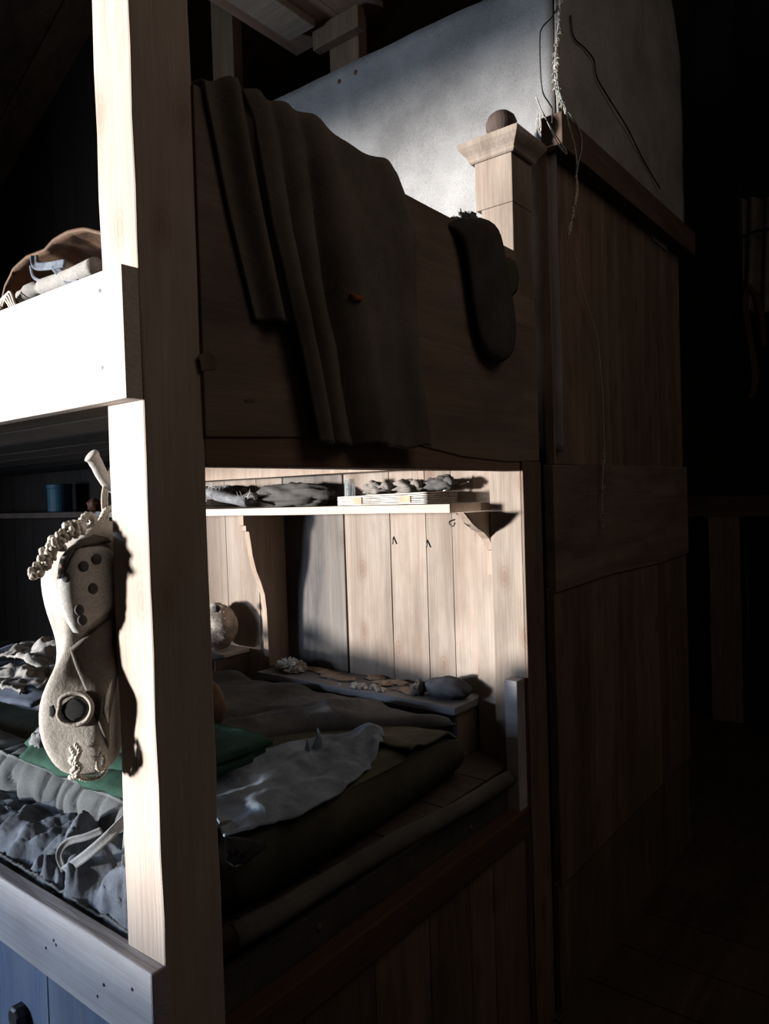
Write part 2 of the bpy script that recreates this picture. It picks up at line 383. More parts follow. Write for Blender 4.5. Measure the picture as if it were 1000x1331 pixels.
# the boarded wall at the back of the bunk (faces the window)
m = MB(); edges = [0.02, 0.115, 0.255, 0.345, 0.475, 0.655]
for k in range(5):
    m.box(1.15, 1.175, edges[k]+0.0008, edges[k+1]-0.0008, 0.0, 1.56, (0.95, 1.08, 0.88, 1.05, 0.92)[k])
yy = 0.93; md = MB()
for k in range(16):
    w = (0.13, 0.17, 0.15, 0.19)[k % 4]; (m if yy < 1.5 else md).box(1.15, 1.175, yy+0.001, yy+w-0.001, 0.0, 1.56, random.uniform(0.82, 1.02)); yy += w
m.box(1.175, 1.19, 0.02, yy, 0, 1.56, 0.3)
bw = struct(m.build('wall_back', M['back'], bevel=0.0015)); md.build('shaded_wall_boards', M['wallwood'], bw)  # boards beyond the sunlit stretch: shade put into a darker wood colour
m = MB(); m.box(1.15, 1.174, 0.661, 0.927, 0.0, 1.56, 0.62); m.build('stained_board', M['backgrey'], bw, bevel=0.0015)
m = MB()
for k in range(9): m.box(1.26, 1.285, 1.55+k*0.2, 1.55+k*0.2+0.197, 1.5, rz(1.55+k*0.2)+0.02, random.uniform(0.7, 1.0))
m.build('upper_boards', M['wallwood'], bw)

# ================================================================== the bunk bed
bunk = thing('bunk_bed', 'timber bunk bed of sunlit pine posts and rails with dark boarded end', 'bunk bed', (0.0, 0.0, 0.0))
m = MB(); m.box(0, 0.1, 0, 0.09, 0, 2.75, seg=30, jit=0.0012); m.build('post', M['post'], bunk, bevel=0.003)
m = MB(); m.box(-0.026, 0, 0.0, 2.3, 1.541, 1.719, seg=12); up = m.build('upper_rail', M['plank'], bunk, bevel=0.002)
def nail_on(px, py, axis, v, d, r, parent, mat='iron', name='nail_head'):
    p = at(px, py, axis, v); m = MB(); m.tube([p+d*0.6, p-d*0.35], r, 8); return m.build(name, M[mat], parent)
for (px, py) in ((130, 378), (133, 478)): nail_on(px, py, 'X', -0.026, Vector((0.002, 0, 0)), 0.003, up)
m = MB(); m.box(-0.022, 0.006, 0.0, 2.3, 0.645, 0.760, seg=16); lr = m.build('lower_rail', M['rail'], bunk, bevel=0.003)
for (px, py) in ((70, 1222), (73, 1228), (135, 1280), (127, 1295), (172, 1286), (60, 1232)): nail_on(px, py, 'X', -0.022, Vector((0.002, 0, 0)), 0.0026, lr)
m = MB()
for k in range(9): m.box(0.0, 0.02, 0.093+k*0.245, 0.093+k*0.245+0.242, 0.02, 0.644, random.uniform(0.85, 1.05))
m.build('lower_front_boards', M['blue'], bunk)
# end panel and its rails (dark, faces away from the window)
m = MB(); pts = [(0.0985, 1.494), (0.0985, 2.004), (0.35, 2.005), (0.7, 2.0), (1.068, 1.998), (1.068, 1.90), (1.175, 1.89), (1.176, 1.478), (1.0, 1.474), (0.8, 1.482), (0.62, 1.502), (0.5, 1.515), (0.35, 1.505), (0.2, 1.498)]
m.prism(pts, lambda u, v, h: (u, h, v), -0.006, 0.012); pn = m.build('end_panel', M['panel'], bunk, bevel=0.002)
for poly in ([(258, 462), (270, 455), (283, 468), (280, 480), (262, 482)], [(318, 519), (330, 518), (331, 522), (320, 523)]):
    q = [at(x, y, 'Y', -0.0065) for x, y in poly]; m = MB(); m.prism([(p.x, p.z) for p in q], lambda u, v, h: (u, h, v), -0.0072, -0.0055); m.build('torn_patch', M['darkz'], pn)
m = MB(); m.box(0.1, 1.075, -0.0015, 0.045, 1.452, 1.512); m.build('panel_rail', M['darkx'], bunk, bevel=0.002)
m = MB(); m.box(0.1, 1.07, 0.013, 0.035, 1.94, 1.995); m.build('panel_top_rail', M['darkx'], bunk, bevel=0.002)
# corner post with moulded cap and ball
m = MB(); m.box(1.078, 1.18, 0, 0.09, 0, 2.126, seg=20); cp = m.build('corner_post', M['back'], bunk, bevel=0.002)
m = MB(); m.box(1.074, 1.182, -0.002, 0.104, 2.1235, 2.256, seg=2, jit=0); m.build('post_head', M['back'], cp, bevel=0.0015)
m = MB(); cx, cy = 1.127, 0.052
rings = []
for (z, e) in ((2.244, 0.057), (2.248, 0.061), (2.255, 0.062), (2.262, 0.066), (2.271, 0.074), (2.281, 0.081), (2.288, 0.083), (2.294, 0.083)):
    rings.append([Vector((cx+a*e, cy+b*(e+0.004), z)) for a, b in ((-1, -1), (1, -1), (1, 1), (-1, 1))])
m.loft(rings); cap = m.build('post_cap', M['back'], cp, bevel=0.001)
m = MB(); pr = [(0.006, 0.030), (0.018, 0.026), (0.024, 0.027), (0.034, 0.034), (0.048, 0.040), (0.062, 0.040), (0.076, 0.034), (0.086, 0.022), (0.091, 0.006)]
rings = [[Vector((cx+cos(2*pi*k/28)*r, cy+sin(2*pi*k/28)*r, 2.290+h)) for k in range(28)] for h, r in pr]
m.loft(rings); m.build('ball_finial', M['ball'], cp, smooth=True)
m = MB(); m.box(1.0785, 1.1795, -0.007, 0.0, 0.0, 1.476, seg=12); m.build('facing_board', M['darkz'], bunk, bevel=0.0015)
m = MB(); m.box(1.03, 1.07, 0.0, 0.036, 0.55, 0.93, seg=3); m.build('batten', M['rail'], bunk, bevel=0.002)
m = MB(); m.box(1.118, 1.15, 0.093, 0.165, 0.6, 1.47, seg=4); m.build('batten', M['back'], bunk, bevel=0.0015)
m = MB(); m.box(1.07, 1.15, 0.155, 1.7, 1.472, 1.556, seg=6); m.build('bearer', M['bracket'], bunk, bevel=0.002)
# sleeping platforms
m = MB()
for k in range(8): m.box(0.004+k*0.144, 0.004+k*0.144+0.128, 0.05 if k < 7 else 0.13, 3.4, 1.557, 1.577, random.uniform(0.75, 1.0) if k < 2 else random.uniform(0.12, 0.2), seg=3)  # slats behind the front pair toned down, shade painted into them
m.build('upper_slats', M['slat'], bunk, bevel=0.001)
m = MB()
for k in range(6): m.box(0.022+k*0.186, 0.022+k*0.186+0.182, 0.05, 2.4, 0.678, 0.698, random.uniform(0.75, 1.0), seg=3)
m.build('lower_slats', M['darky'], bunk, bevel=0.001)
# dark foot of the bunk below the mattress
m = MB(); m.box(0.1, 1.07, 0.035, 0.055, 0.5, 0.665); fb = m.build('foot_board', M['sock'], bunk)
for (px, py) in ((415, 1205), (612, 1076)):
    p = at(px, py, 'Y', 0.035); m = MB(); m.blob(p, 0.007, 0.004, 0.007, 0.0, nu=10, nv=6); m.build('bolt_head', M['hemdark'], fb, smooth=True)
m = MB(); m.box(0.1, 1.07, -0.006, 0.034, 0.537, 0.605); m.build('foot_rail', M['redrail'], bunk, bevel=0.004)
m = MB(); xs = [0.1, 0.27, 0.46, 0.64, 0.80, 0.905, 1.068]
for k in range(6): m.box(xs[k]+0.001, xs[k+1]-0.0015, 0.008, 0.03, 0.0, 0.536, (0.9, 0.7, 1.0, 0.75, 1.1, 0.9)[k])
m.build('foot_boards', M['darkz'], bunk, bevel=0.0015)

# the canvas-walled cubicle beyond the corner post
cub = thing('cubicle', 'tall cubicle of dark boards under grey canvas walls beside the finial post', 'cubicle', (1.8, 0.6, 0.0))
def canvas_front(u, v):
    y = lerp(-0.045, 1.55, u); zt = curve([(0, 2.76), (0.2, 2.77), (0.55, 2.785), (1, 2.80)], u); z = lerp(1.5, zt, v)
    return (1.24+0.006*FR(y*2.2, z*2.2), y, z+0.004*N(y*9)*(v > 0.95))
m = MB(); m.sheet(canvas_front, 60, 44, 0.006); m.build('canvas_front', M['canvas'], cub, smooth=True)
def canvas_side(u, v):
    x = lerp(1.243, 2.36, u); zt = curve([(0, 3.3), (0.8, 3.3), (0.93, 3.16), (1.0, 3.02)], u); z = lerp(2.30, zt, v)
    return (x, -0.05+0.007*FR(x*2.5, z*2.5, 4), z)
m = MB(); m.sheet(canvas_side, 40, 36, 0.006); m.build('canvas_side', M['canvas'], cub, smooth=True)
m = MB(); m.box(1.215, 2.42, -0.075, -0.015, 2.285, 2.375, seg=6); m.build('top_rail', M['toprail'], cub, bevel=0.003)  # finial's shadow is put into the rail's dark colour
m = MB(); xs = [1.222, 1.71, 1.93, 2.40]
xs = [at(x, 450, 'Y', -0.02).x for x in (715, 790, 822, 883)]
for k in range(3): m.box(xs[k]+0.001, xs[k+1]-0.0015, -0.025, 0.0, 1.47, 2.30, (1.15, 0.85, 0.95)[k])
m.build('upper_boards', M['darkz'], cub, bevel=0.0015)
m = MB(); pts = [(1.205, 1.130), (1.204, 1.468), (2.40, 1.475), (2.40, 1.139), (2.05, 1.131), (1.6, 1.139)]
m.prism(pts, lambda u, v, h: (u, h, v), -0.03, -0.002); m.build('middle_board', M['panel'], cub, bevel=0.002)
m = MB(); xs = [1.203, 1.45, 1.80, 2.05, 2.385]
for k in range(4): m.box(xs[k]+0.001, xs[k+1]-0.0012, -0.024, 0.0, 0.345, 1.14, (0.9, 1.0, 1.15, 0.85)[k])
m.build('lower_boards', M['darkz'], cub, bevel=0.0015)
m = MB(); m.box(1.2, 2.38, -0.016, 0.0, 0.0, 0.35, 0.7); m.build('base_board', M['darkz'], cub, bevel=0.002)
m = MB(); m.box(2.34, 2.38, 0.0, 1.5, 0.0, 2.3, 0.8); m.build('far_side', M['darkz'], cub)
m = MB(); q = [at(x, y, 'Y', -0.034) for x, y in ((838, 285), (868, 303), (869, 326), (852, 312))]
m.prism([(p.x, p.z) for p in q], lambda u, v, h: (u, h, v), -0.030, -0.027); m.build('canvas_scrap', M['canvas'], cub)
for (px, py) in ((441, 106), (462, 94)):
    p = at(px, py, 'X', 1.236); m = MB(); m.blob(p, 0.003, 0.007, 0.007, 0.2, nu=10, nv=6); m.build('tack_head', M['leather'], cub, smooth=True)

# uprights and the loft shelf above
loft = thing('loft_shelf', 'boarded loft shelf under the roof on two brown uprights above the canvas', 'shelf', (1.25, 0.9, 2.9))
for (x0, x1, top) in ((430, 468, 3.8), (277, 305, 3.6)):
    b = at(x0, 108, 'X', 1.275).y; a = at(x1, 108, 'X', 1.275).y
    m = MB(); m.box(1.275, 1.32, a, b, 1.9, top, seg=6); m.build('upright', M['darky2'], loft, bevel=0.002)
a = at(468, 28, 'X', 1.262); b = at(412, 48, 'X', 1.262)
m = MB(); m.box(1.24, 1.275, a.y-0.01, b.y, a.z-0.028, a.z+0.042, seg=3); m.build('cleat', M['darky2'], loft, bevel=0.002)
zt = a.z+0.02
p0 = at(398, 46, 'Z', zt); p1 = at(377, 54, 'Z', zt)
m = MB(); m.box(0.2, p1.x, p1.y-0.115, p1.y, zt, zt+0.028, seg=6); m.build('tie_board', M['slat'], loft, bevel=0.002)
m = MB()
for k in range(3): m.box(0.2, 1.32, a.y-0.05+k*0.13, a.y-0.05+k*0.13+0.128, zt+0.03, zt+0.05, (0.9, 1.0, 0.85)[k])
m.build('loft_boards', M['darkx'], loft)

# ================================================================== shelf in the lower bunk
sh = thing('wall_shelf', 'pale pine shelf on shaped brackets inside the lower bunk', 'shelf', (1.06, 1.2, 1.35))
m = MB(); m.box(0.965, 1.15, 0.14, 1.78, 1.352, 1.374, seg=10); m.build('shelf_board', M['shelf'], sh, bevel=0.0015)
m = MB(); m.box(0.965, 1.15, 1.781, 3.0, 1.352, 1.374, seg=6); m.build('shaded_shelf_board', M['toprail'], sh, bevel=0.0015)  # same shelf carried on, its shaded stretch coloured dark
q = [at(x, y, 'Y', 0.115) for x, y in ((594, 662), (594, 666), (598, 672), (605, 681), (612, 687), (620, 692), (627, 700), (630, 708), (632, 714), (641, 714))]
prof = [(1.149, 1.351), (q[0].x, 1.351)]+[(p.x, p.z) for p in q[1:]]+[(1.149, q[-1].z)]
m = MB(); m.prism(prof, lambda u, v, h: (u, h, v), 0.094, 0.117); br = m.build('bracket', M['bracket'], sh, bevel=0.001)
m = MB(); m.box(1.095, 1.116, 0.093, 0.112, 1.185, q[-1].z, seg=1, jit=0); m.build('bracket_block', M['bracket'], sh)
up = [(1.15, 1.351), (0.970, 1.351), (0.970, 1.320), (0.980, 1.318), (0.980, 1.301), (0.992, 1.299), (0.997, 1.27), (1.004, 1.22), (1.018, 1.17), (1.036, 1.13), (1.050, 1.09), (1.056, 1.04), (1.058, 0.97), (1.060, 0.85), (1.15, 0.85)]
m = MB(); m.prism(up, lambda u, v, h: (u, h, v), 0.925, 0.948); m.build('shaped_upright', M['bracket'], sh, bevel=0.001)
p = at(586, 679, 'X', 0.985)
m = MB(); m.tube(resample([p+Vector((0.02, 0.0, 0.006)), p+Vector((-0.005, 0, 0.002)), p+Vector((-0.012, -0.008, -0.008)), p+Vector((-0.012, -0.016, -0.008)), p+Vector((-0.012, -0.020, 0.0))], 12), 0.0022, 6)
tag(m.build('bent_nail', M['iron'], smooth=True), 'bent dark nail hook in the shaped shelf bracket', 'nail')
for (x, y, l) in ((512, 700, 'nail in the back boards below the shelf, farther from the corner post'), (556, 704, 'nail in the back boards below the shelf, nearer the corner post')):
    p = at(x, y, 'X', 1.15); m = MB(); m.tube([p+Vector((0.003, 0, 0.008)), p+Vector((-0.003, 0, 0.0)), p+Vector((-0.010, -0.003, -0.016))], 0.0022, 6)
    tag(m.build('nail', M['iron'], smooth=True), l, 'nail', 'nails in the back boards')

# ------------------------------------------------------------------ on the shelf
SZ = 1.374
def stack_sheet(x0, x1, y0, y1, z, th, amp, seed, fx=9):
    return lambda u, v: (lerp(x0, x1, u)+0.004*N(v*9, seed), lerp(y0, y1, v)+0.004*N(u*7, seed+3), z+amp*FR(u*3+seed, v*4, seed))
m = MB()
for k in range(4): m.sheet(stack_sheet(0.972+0.004*k, 1.10, 1.12, 1.38, SZ+0.006+0.0075*k, 0.006, 0.003, k*3.1), 14, 20, 0.0055, 1.0-0.05*(k % 2))
tag(m.build('folded_paper', M['paper'], smooth=True), 'folded white sheaf lying under the dark furry bundle on the shelf', 'paper')
m = MB(); path = [(1.02, 1.36, SZ+0.052), (1.015, 1.24, SZ+0.058), (1.0, 1.13, SZ+0.055), (0.99, 1.05, SZ+0.042), (0.985, 0.97, SZ+0.028), (0.99, 0.91, SZ+0.021)]
P = resample(path, 26); rings = []
for i, p in enumerate(P):
    t = i/25; r = lerp(0.020, 0.017, t)*(1+0.2*N(t*6)); rings.append([p+Vector((cos(a)*r*1.5, 0, sin(a)*r))*(1+0.12*N(cos(a)*2, sin(a)*2, t*9)) for a in [2*pi*k/18 for k in range(18)]])
m.loft(rings)
fz = m.build('fur_trimmed_mitten', M['darkfur'], smooth=True)
tag(fz, 'grey mitten with frayed hair cuff lying along the shelf', 'mitten')
hc_ = [MB(), MB()]
for k in range(110):
    t = random.choice((0.5, 0.55, 0.92, 0.96, 1.0, 0.98, 0.45)); m = hc_[0 if t > 0.7 else 1]; p = P[min(25, int(t*25))]
    d = Vector((random.uniform(-0.4, 0.5), random.uniform(-0.9, 0.2), random.uniform(-0.2, 0.9))).normalized()
    p = p+Vector((random.uniform(-.02, .02), random.uniform(-.015, .015), random.uniform(0.0, .016)))
    l = random.uniform(0.012, 0.034); m.tube([p, p+d*l*0.5+Vector((0, 0, 0.004)), p+d*l], [0.0007, 0.0006, 0.0003], 4)
hc_[0].build('hair_cuff', M['hair'], fz, smooth=True); hc_[1].build('hair_tuft', M['hair'], fz, smooth=True)
m = MB(); m.blob((1.08, 0.80, SZ+0.035), 0.06, 0.16, 0.038, 0.35, 2.5, 30, 18, flat=0.92)
tag(m.build('dark_bundle', M['sock'], smooth=True), 'dark soft bundle at the back of the shelf between mitten and glass tube', 'bundle')
m = MB()
for k in range(3): m.blob((1.065+0.02*k, 1.30-0.08*k, SZ+0.060), 0.045, 0.06, 0.018, 0.5, 3.5, 22, 12, seed=k*2.0)
tag(m.build('fur_hat', M['darkfur'], smooth=True), 'dark fur hat heaped on top of the folded sheaf on the shelf', 'hat')
p = at(455, 640, 'X', 1.055)
m = MB(); ro, ri, h = 0.016, 0.0135, 0.078; rings = []
for (r, z) in ((0.004, 0), (ro, 0.001), (ro, h), (ri, h), (ri, 0.004), (0.003, 0.004)): rings.append([Vector((1.055+cos(a)*r, p.y+sin(a)*r, SZ+0.0005+z)) for a in [2*pi*k/24 for k in range(24)]])
m.loft(rings); gt = m.build('glass_tube', M['glass'], smooth=False); tag(gt, 'clear glass tube standing upright on the shelf behind the white book', 'glass tube')
# white book with rust stains
m = MB(); y0, y1 = 0.215, 0.525
def page(k):
    return lambda u, v: (lerp(0.975, 1.12, u), lerp(y0, y1, v)+0.003*N(k, u*4), SZ+0.004+0.0042*k+0.006*(1-v)*(k/5)+0.001*N(u*4, v*6, k))
for k in range(6): m.sheet(page(k), 8, 18, 0.0038, 1-0.06*(k % 2))
bk = m.build('paper_book', M['paper'], smooth=True); tag(bk, 'worn white paper-bound book with rust stains lying on the shelf edge', 'book')
for (ya, yb) in ((0.435, 0.465), (0.268, 0.305)):
    m = MB(); m.box(0.9725, 0.976, ya, yb, SZ+0.006, SZ+0.024, seg=2); m.build('rust_stain', M['rustpaper'], bk)
for k, (c, r, s, l, mt, ry) in enumerate((((1.05, 0.432, SZ+0.046), (0.035, 0.045, 0.020), 1.0, 'crumpled grey glove on the white book, next to the glass tube', 'glove', 0.5), ((1.06, 0.335, SZ+0.048), (0.035, 0.045, 0.019), 4.0, 'crumpled grey glove in the middle of the white book', 'glove', -0.3), ((1.07, 0.235, SZ+0.052), (0.034, 0.055, 0.020), 7.0, 'black glove at the end of the white book nearest the corner post', 'sock', 0.2))):
    m = MB(); m.blob(c, *r, 0.55, 2.2, 30, 18, seed=s, flat=0.75)
    g = m.build('glove', M[mt], smooth=True); tag(g, l, 'glove', 'gloves on the white book')
    m = MB()
    for q in range(3):
        b0 = Vector(c)+Vector((-0.01+0.01*q, -0.02, 0.003)); m.tube(resample([b0, b0+Vector((-0.012, -0.018, 0.010-0.003*q)), b0+Vector((-0.016, -0.036, -0.004))], 8), [0.008]*7+[0.004], 8)
    m.build('fingers', M[mt], g, smooth=True)
p = at(600, 640, 'X', 1.09)
m = MB(); m.tube(resample([(1.09, 0.24, SZ+0.035), (1.085, 0.19, SZ+0.048), (1.075, 0.15, SZ+0.056)], 10), 0.0018, 6)
m.tube([(1.09, 0.24, SZ+0.035), (1.10, 0.245, SZ+0.002)], 0.0018, 6)
tag(m.build('thin_stick', M['hair'], smooth=True), 'thin pale stick leaning at the end of the shelf by the corner post', 'stick')
c = at(75, 645, 'X', 1.05)
m = MB(); rings = []
for (r, z) in ((0.05, 0), (0.055, 0.002), (0.055, 0.112), (0.058, 0.114), (0.058, 0.132), (0.052, 0.135)): rings.append([Vector((1.06+cos(a)*r*0.9, c.y+sin(a)*r, SZ+0.0005+z*0.9)) for a in [2*pi*k/28 for k in range(28)]])
m.loft(rings); tag(m.build('blue_tin', M['tin'], bevel=0.001), 'small blue tin on the shadowed far end of the shelf', 'tin')
c = at(122, 647, 'X', 1.03); m = MB(); m.blob((1.03, c.y, SZ+0.026), 0.025, 0.03, 0.026, 0.3, 3, flat=0.97)
tag(m.build('orange_packet', M['orange'], smooth=True), 'small orange packet on the shelf beside the blue tin', 'packet')

# ------------------------------------------------------------------ ledge above the mattress
lg = thing('ledge', 'low bluish wooden ledge along the back boards above the mattress', 'ledge', (1.08, 0.5, 0.70))
m = MB(); m.box(1.0, 1.149, 0.165, 0.922, 0.826, 0.846, seg=8, jit=0.0015); m.build('ledge_board', M['ledge'], lg, bevel=0.0015)
m = MB(); m.box(1.012, 1.03, 0.18, 0.9, 0.70, 0.826, 0.6); m.build('ledge_front', M['blue'], lg)
m = MB(); m.box(1.03, 1.149, 0.18, 0.2, 0.70, 0.826, 0.8, seg=1); m.build('ledge_end', M['bracket'], lg)
LZ = 0.846
def crumple(name, c, r, amp, seed, mat, label, cat, group=None, freq=3.2):
    m = MB(); m.blob(c, *r, amp, freq, 40, 24, seed=seed, flat=0.55)
    o = m.build(name, mat); tag(o, label, cat, group); return o
c = at(370, 876, 'X', 1.06); crumple('crumpled_paper', (1.06, c.y-0.03, LZ+0.017), (0.034, 0.052, 0.022), 0.5, 3.0, M['paper'], 'crumpled white paper on the ledge against the shaped upright', 'paper', freq=5.0)
m = MB()
for k in range(34):
    y = random.gauss(0.47, 0.035); x = random.uniform(1.01, 1.05); r = random.uniform(0.003, 0.008); m.blob((x, y, LZ+r*0.7), r, r*1.3, r, 0.6, 4, 8, 5, seed=k, flat=0.7)
o = m.build('flakes', M['paper']); tag(o, 'scatter of white crumbs in the middle of the ledge', 'crumbs'); o['kind'] = 'stuff'
m = MB()
for k in range(9):
    y = 0.76-k*0.055+random.uniform(-0.02, 0.02); x = random.uniform(1.06, 1.13)
    m.blob((x, y, LZ+0.004), 0.022, 0.035, 0.006, 0.7, 3, 14, 7, seed=k*1.7, flat=0.6)
o = m.build('scraps', M['bracket']); tag(o, 'flat brown scraps strewn along the back of the ledge', 'scraps'); o['kind'] = 'stuff'
m = MB(); m.blob((1.075, 0.235, LZ+0.026), 0.042, 0.072, 0.030, 0.12, 1.6, 32, 20, flat=0.88)
pc = m.build('knitted_hat', M['navyc'], smooth=True); tag(pc, 'rolled dark blue-grey knitted hat at the end of the ledge nearest the corner post', 'hat')
m = MB(); m.blob((1.05, 0.315, LZ+0.018), 0.02, 0.018, 0.020, 0.6, 3, flat=0.9); m.build('hat_tie', M['sock'], pc, smooth=True)

# fur hat on a box, beyond the shaped upright
bx = thing('wooden_box', 'low wooden box beside the upright under the round fur hat', 'box', (1.08, 1.25, 0.698))
m = MB(); m.box(1.0, 1.148, 1.125, 1.42, 0.698, 0.862, seg=3); m.build('box_body', M['darky'], bx, bevel=0.002)
m = MB(); m.box(0.993, 1.148, 1.12, 1.425, 0.862, 0.876, seg=3); m.build('box_lid', M['rail'], bx, bevel=0.002)
m = MB(); m.box(0.996, 1.0, 1.127, 1.41, 0.80, 0.861, seg=2); m.build('box_front', M['rail'], bx)
m = MB(); m.blob((1.072, 1.215, 0.876+0.082), 0.068, 0.092, 0.083, 0.10, 2.0, 40, 26, flat=0.95)
ht = m.build('round_fur_hat', M['fur'], smooth=True); tag(ht, 'round greyish fur hat sitting on the wooden box in the lower bunk', 'hat')
m = MB()
for k in range(260):
    a = random.uniform(0, 2*pi); b = random.uniform(-0.6, 1.4); d = Vector((cos(a)*cos(b), sin(a)*cos(b), sin(b)))
    p = Vector((1.072, 1.215, 0.958))+Vector((d.x*0.066, d.y*0.089, d.z*0.079)); q = (d+Vector((random.uniform(-.8, .8), random.uniform(-.8, .8), random.uniform(-.8, .8)))*0.8).normalized()
    m.tube([p, p+q*0.007, p+q*0.012+Vector((0, 0, -0.003))], [0.0007, 0.0006, 0.0003], 4)
o = m.build('fur_tufts', M['hair'], ht); o['kind'] = 'stuff'
m = MB(); m.blob((1.03, 1.15, 1.03), 0.012, 0.014, 0.012, 0.4); m.build('knot', M['sock'], ht, smooth=True)

# ================================================================== mattress and bedding
mt = thing('mattress', 'dark canvas mattress with quilted grey edge on the lower bunk', 'mattress', (0.5, 1.0, 0.70))
def ease(t): return t
def mat_ring(y):
    k = sstep(0.06, 0.11, y)
    pr = []
    x0, x1 = 0.155, 0.975
    for i in range(40):
        a = 2*pi*i/40; c, s_ = cos(a), sin(a)
        px = (abs(c)**0.35)*(1 if c > 0 else -1); pz = (abs(s_)**0.55)*(1 if s_ > 0 else -1)
        sc = 0.93+0.07*k
        x = (x0+x1)/2+px*(x1-x0)/2*sc
        z = 0.778+pz*0.078*(0.8+0.2*k)-0.045*(x-0.155)/0.82*(0.5+0.5*s_)+0.006*(1-k)
        if s_ > 0.2: z += 0.012*FR(x*4, y*4, 1.0)
        pr.append(Vector((x, y+0.045*(x-0.155)/0.82+0.006*FR(x*5, z*14, 3), z)))
    return pr
m = MB(); m.loft([mat_ring(y) for y in [0.062, 0.066, 0.075, 0.09, 0.11]+[0.14+0.05*k for k in range(46)]]); m.build('mattress_body', M['olive'], mt, smooth=True)
def quilt(u, v):                                   # the puckered front edge: a rolled quilted border
    y = lerp(0.10, 2.2, u); a = lerp(-1.9, 1.55, v)
    cell = (y*16+1.1*N(y*6)+0.55*N(y*15, v*2.0)); f = abs((cell % 1.0)-0.5)*2      # 1 at the pucker, 0 between
    pk = f**5; band = bump(v, 0.52, 0.40)
    r = 0.062*(1-(0.18+0.25*abs(N(y*8, 4)))*pk*band)+0.004*N(y*30, v*5)
    x = 0.185-cos(a)*r*1.05; z = 0.806+sin(a)*r
    if v > 0.86: x += (v-0.86)*0.25; z = lerp(z, 0.858, (v-0.86)/0.14)
    return (x, y+0.012*N(y*11, v*3)*band, z+0.003*FR(y*14, v*4))
m = MB(); m.sheet(quilt, 330, 30, 0.006); qe = m.build('quilted_edge', M['quilt'], mt, smooth=True)
m = MB(); m.tube([Vector(quilt(i/240, 0.84))+Vector((-0.002, 0, 0.004)) for i in range(241)], 0.0035, 6); m.build('piping', M['quilt'], qe, smooth=True)

# puffy sleeping bag across the back half of the mattress
def mtop(x): return 0.856-0.045*(x-0.155)/0.82
def slbag(u, v):
    x = lerp(0.37, 0.99, u); y = lerp(0.37, 2.05, v)-0.12*u*(1-v)
    y += 0.10*(1-v)**2*sin(u*pi*1.4)
    e = min(1, v/0.05); prof = (1-(1-e)**2)**0.5
    e2 = min(1, (1-u)/0.12, u/0.10); prof *= (1-(1-e2)**2)**0.5
    d = y+0.55*x                                      # seams and folds run aslant across the bag
    hh = lerp(0.034, 0.018, u)*(1-0.6*bump(d % 0.26, 0.13, 0.022))
    fold = 0.026*max(0, 1-2.4*abs(N(d*4.2, x*1.1-y*0.8, 2)))**2+0.014*max(0, 1-3*abs(N(d*7, x*2-y*1.5, 5)))**2+0.006*FR(x*8+y*4, y*8)
    return (x, y, mtop(x)-0.004+(hh+fold)*prof)
m = MB(); m.sheet(slbag, 70, 120, 0.008)
sb = m.build('sleeping_bag', M['bag'], smooth=True); tag(sb, 'dark puffed sleeping bag with deep folds spread over the mattress below the ledge', 'sleeping bag')

# the blue-grey cloth draped near the foot
def greyc(u, v):
    # u from the near post outwards, v from the foot edge inwards
    lo = [(0, (0.170, 0.075)), (0.3, (0.30, 0.045)), (0.55, (0.44, 0.06)), (0.8, (0.60, 0.115)), (1, (0.715, 0.175))]
    hi = [(0, (0.33, 0.42)), (0.3, (0.46, 0.37)), (0.55, (0.56, 0.335)), (0.8, (0.66, 0.275)), (1, (0.735, 0.20))]
    a = Vector((curve([(k, p[0]) for k, p in lo], u), curve([(k, p[1]) for k, p in lo], u), 0))
    b = Vector((curve([(k, p[0]) for k, p in hi], u), curve([(k, p[1]) for k, p in hi], u), 0))
    p = a.lerp(b, v)
    z = mtop(p.x)+0.008+0.008*RID(p.x*5+p.y*9, p.y*7-p.x*2, 2)+0.006*FR(p.x*14, p.y*14, 5)
    z += 0.035*bump(v, 0.55, 0.13)*sstep(0.25, 0.5, u)*(0.5+0.5*N(u*9, 3))+0.018*bump(v, 0.8, 0.1)
    z += 0.020*bump(u, 0.93, 0.07)-0.012*(1-sstep(0, 0.12, v))
    return (p.x, p.y+0.008*N(u*14, v*4), z)
m = MB(); m.sheet(greyc, 70, 50, 0.004)
gc = m.build('grey_cloth', M['greycloth'], smooth=True); tag(gc, 'blue-grey rumpled cloth lying over the foot end of the mattress', 'cloth')
for (px, py, bx0, bx1, by) in ((412, 945, 398, 418, 980), (434, 958, 430, 456, 982), (397, 957, 388, 399, 984)):
    b0 = at(bx0, by, 'Y', 0.25); b1 = at(bx1, by, 'Y', 0.22); tp = at(px, py, 'Y', 0.24); m = MB()
    m.puffy([(0, 0), (0.5, -0.12), (1, 0), (0.82, 0.35), (0.6, 0.8), (0.5, 1.0), (0.36, 0.75), (0.15, 0.35)],
            lambda a, b, h: b0+(b1-b0)*a+(tp-(b0+b1)/2)*b+Vector((-0.4, -0.9, 0))*h+Vector((0, -0.012*sin(b*3), 0)), 0.010, 4)
    m.build('peaked_fold', M['greycloth'], gc, smooth=True)
# green-grey patch of cloth at the corner of the mattress
def cornerc(u, v):
    x = lerp(0.70, 0.93, u); y = lerp(0.085, 0.26, v)+0.03*u; return (x, y, mtop(x)+0.006+0.006*FR(x*10, y*10)+0.012*bump(u, 0.1, 0.15)-0.02*sstep(0.75, 1, u))
m = MB(); m.sheet(cornerc, 26, 16, 0.004); o = m.build('olive_cloth', M['olive'], smooth=True); tag(o, 'thin olive cloth smoothed over the mattress corner by the ledge end', 'cloth')
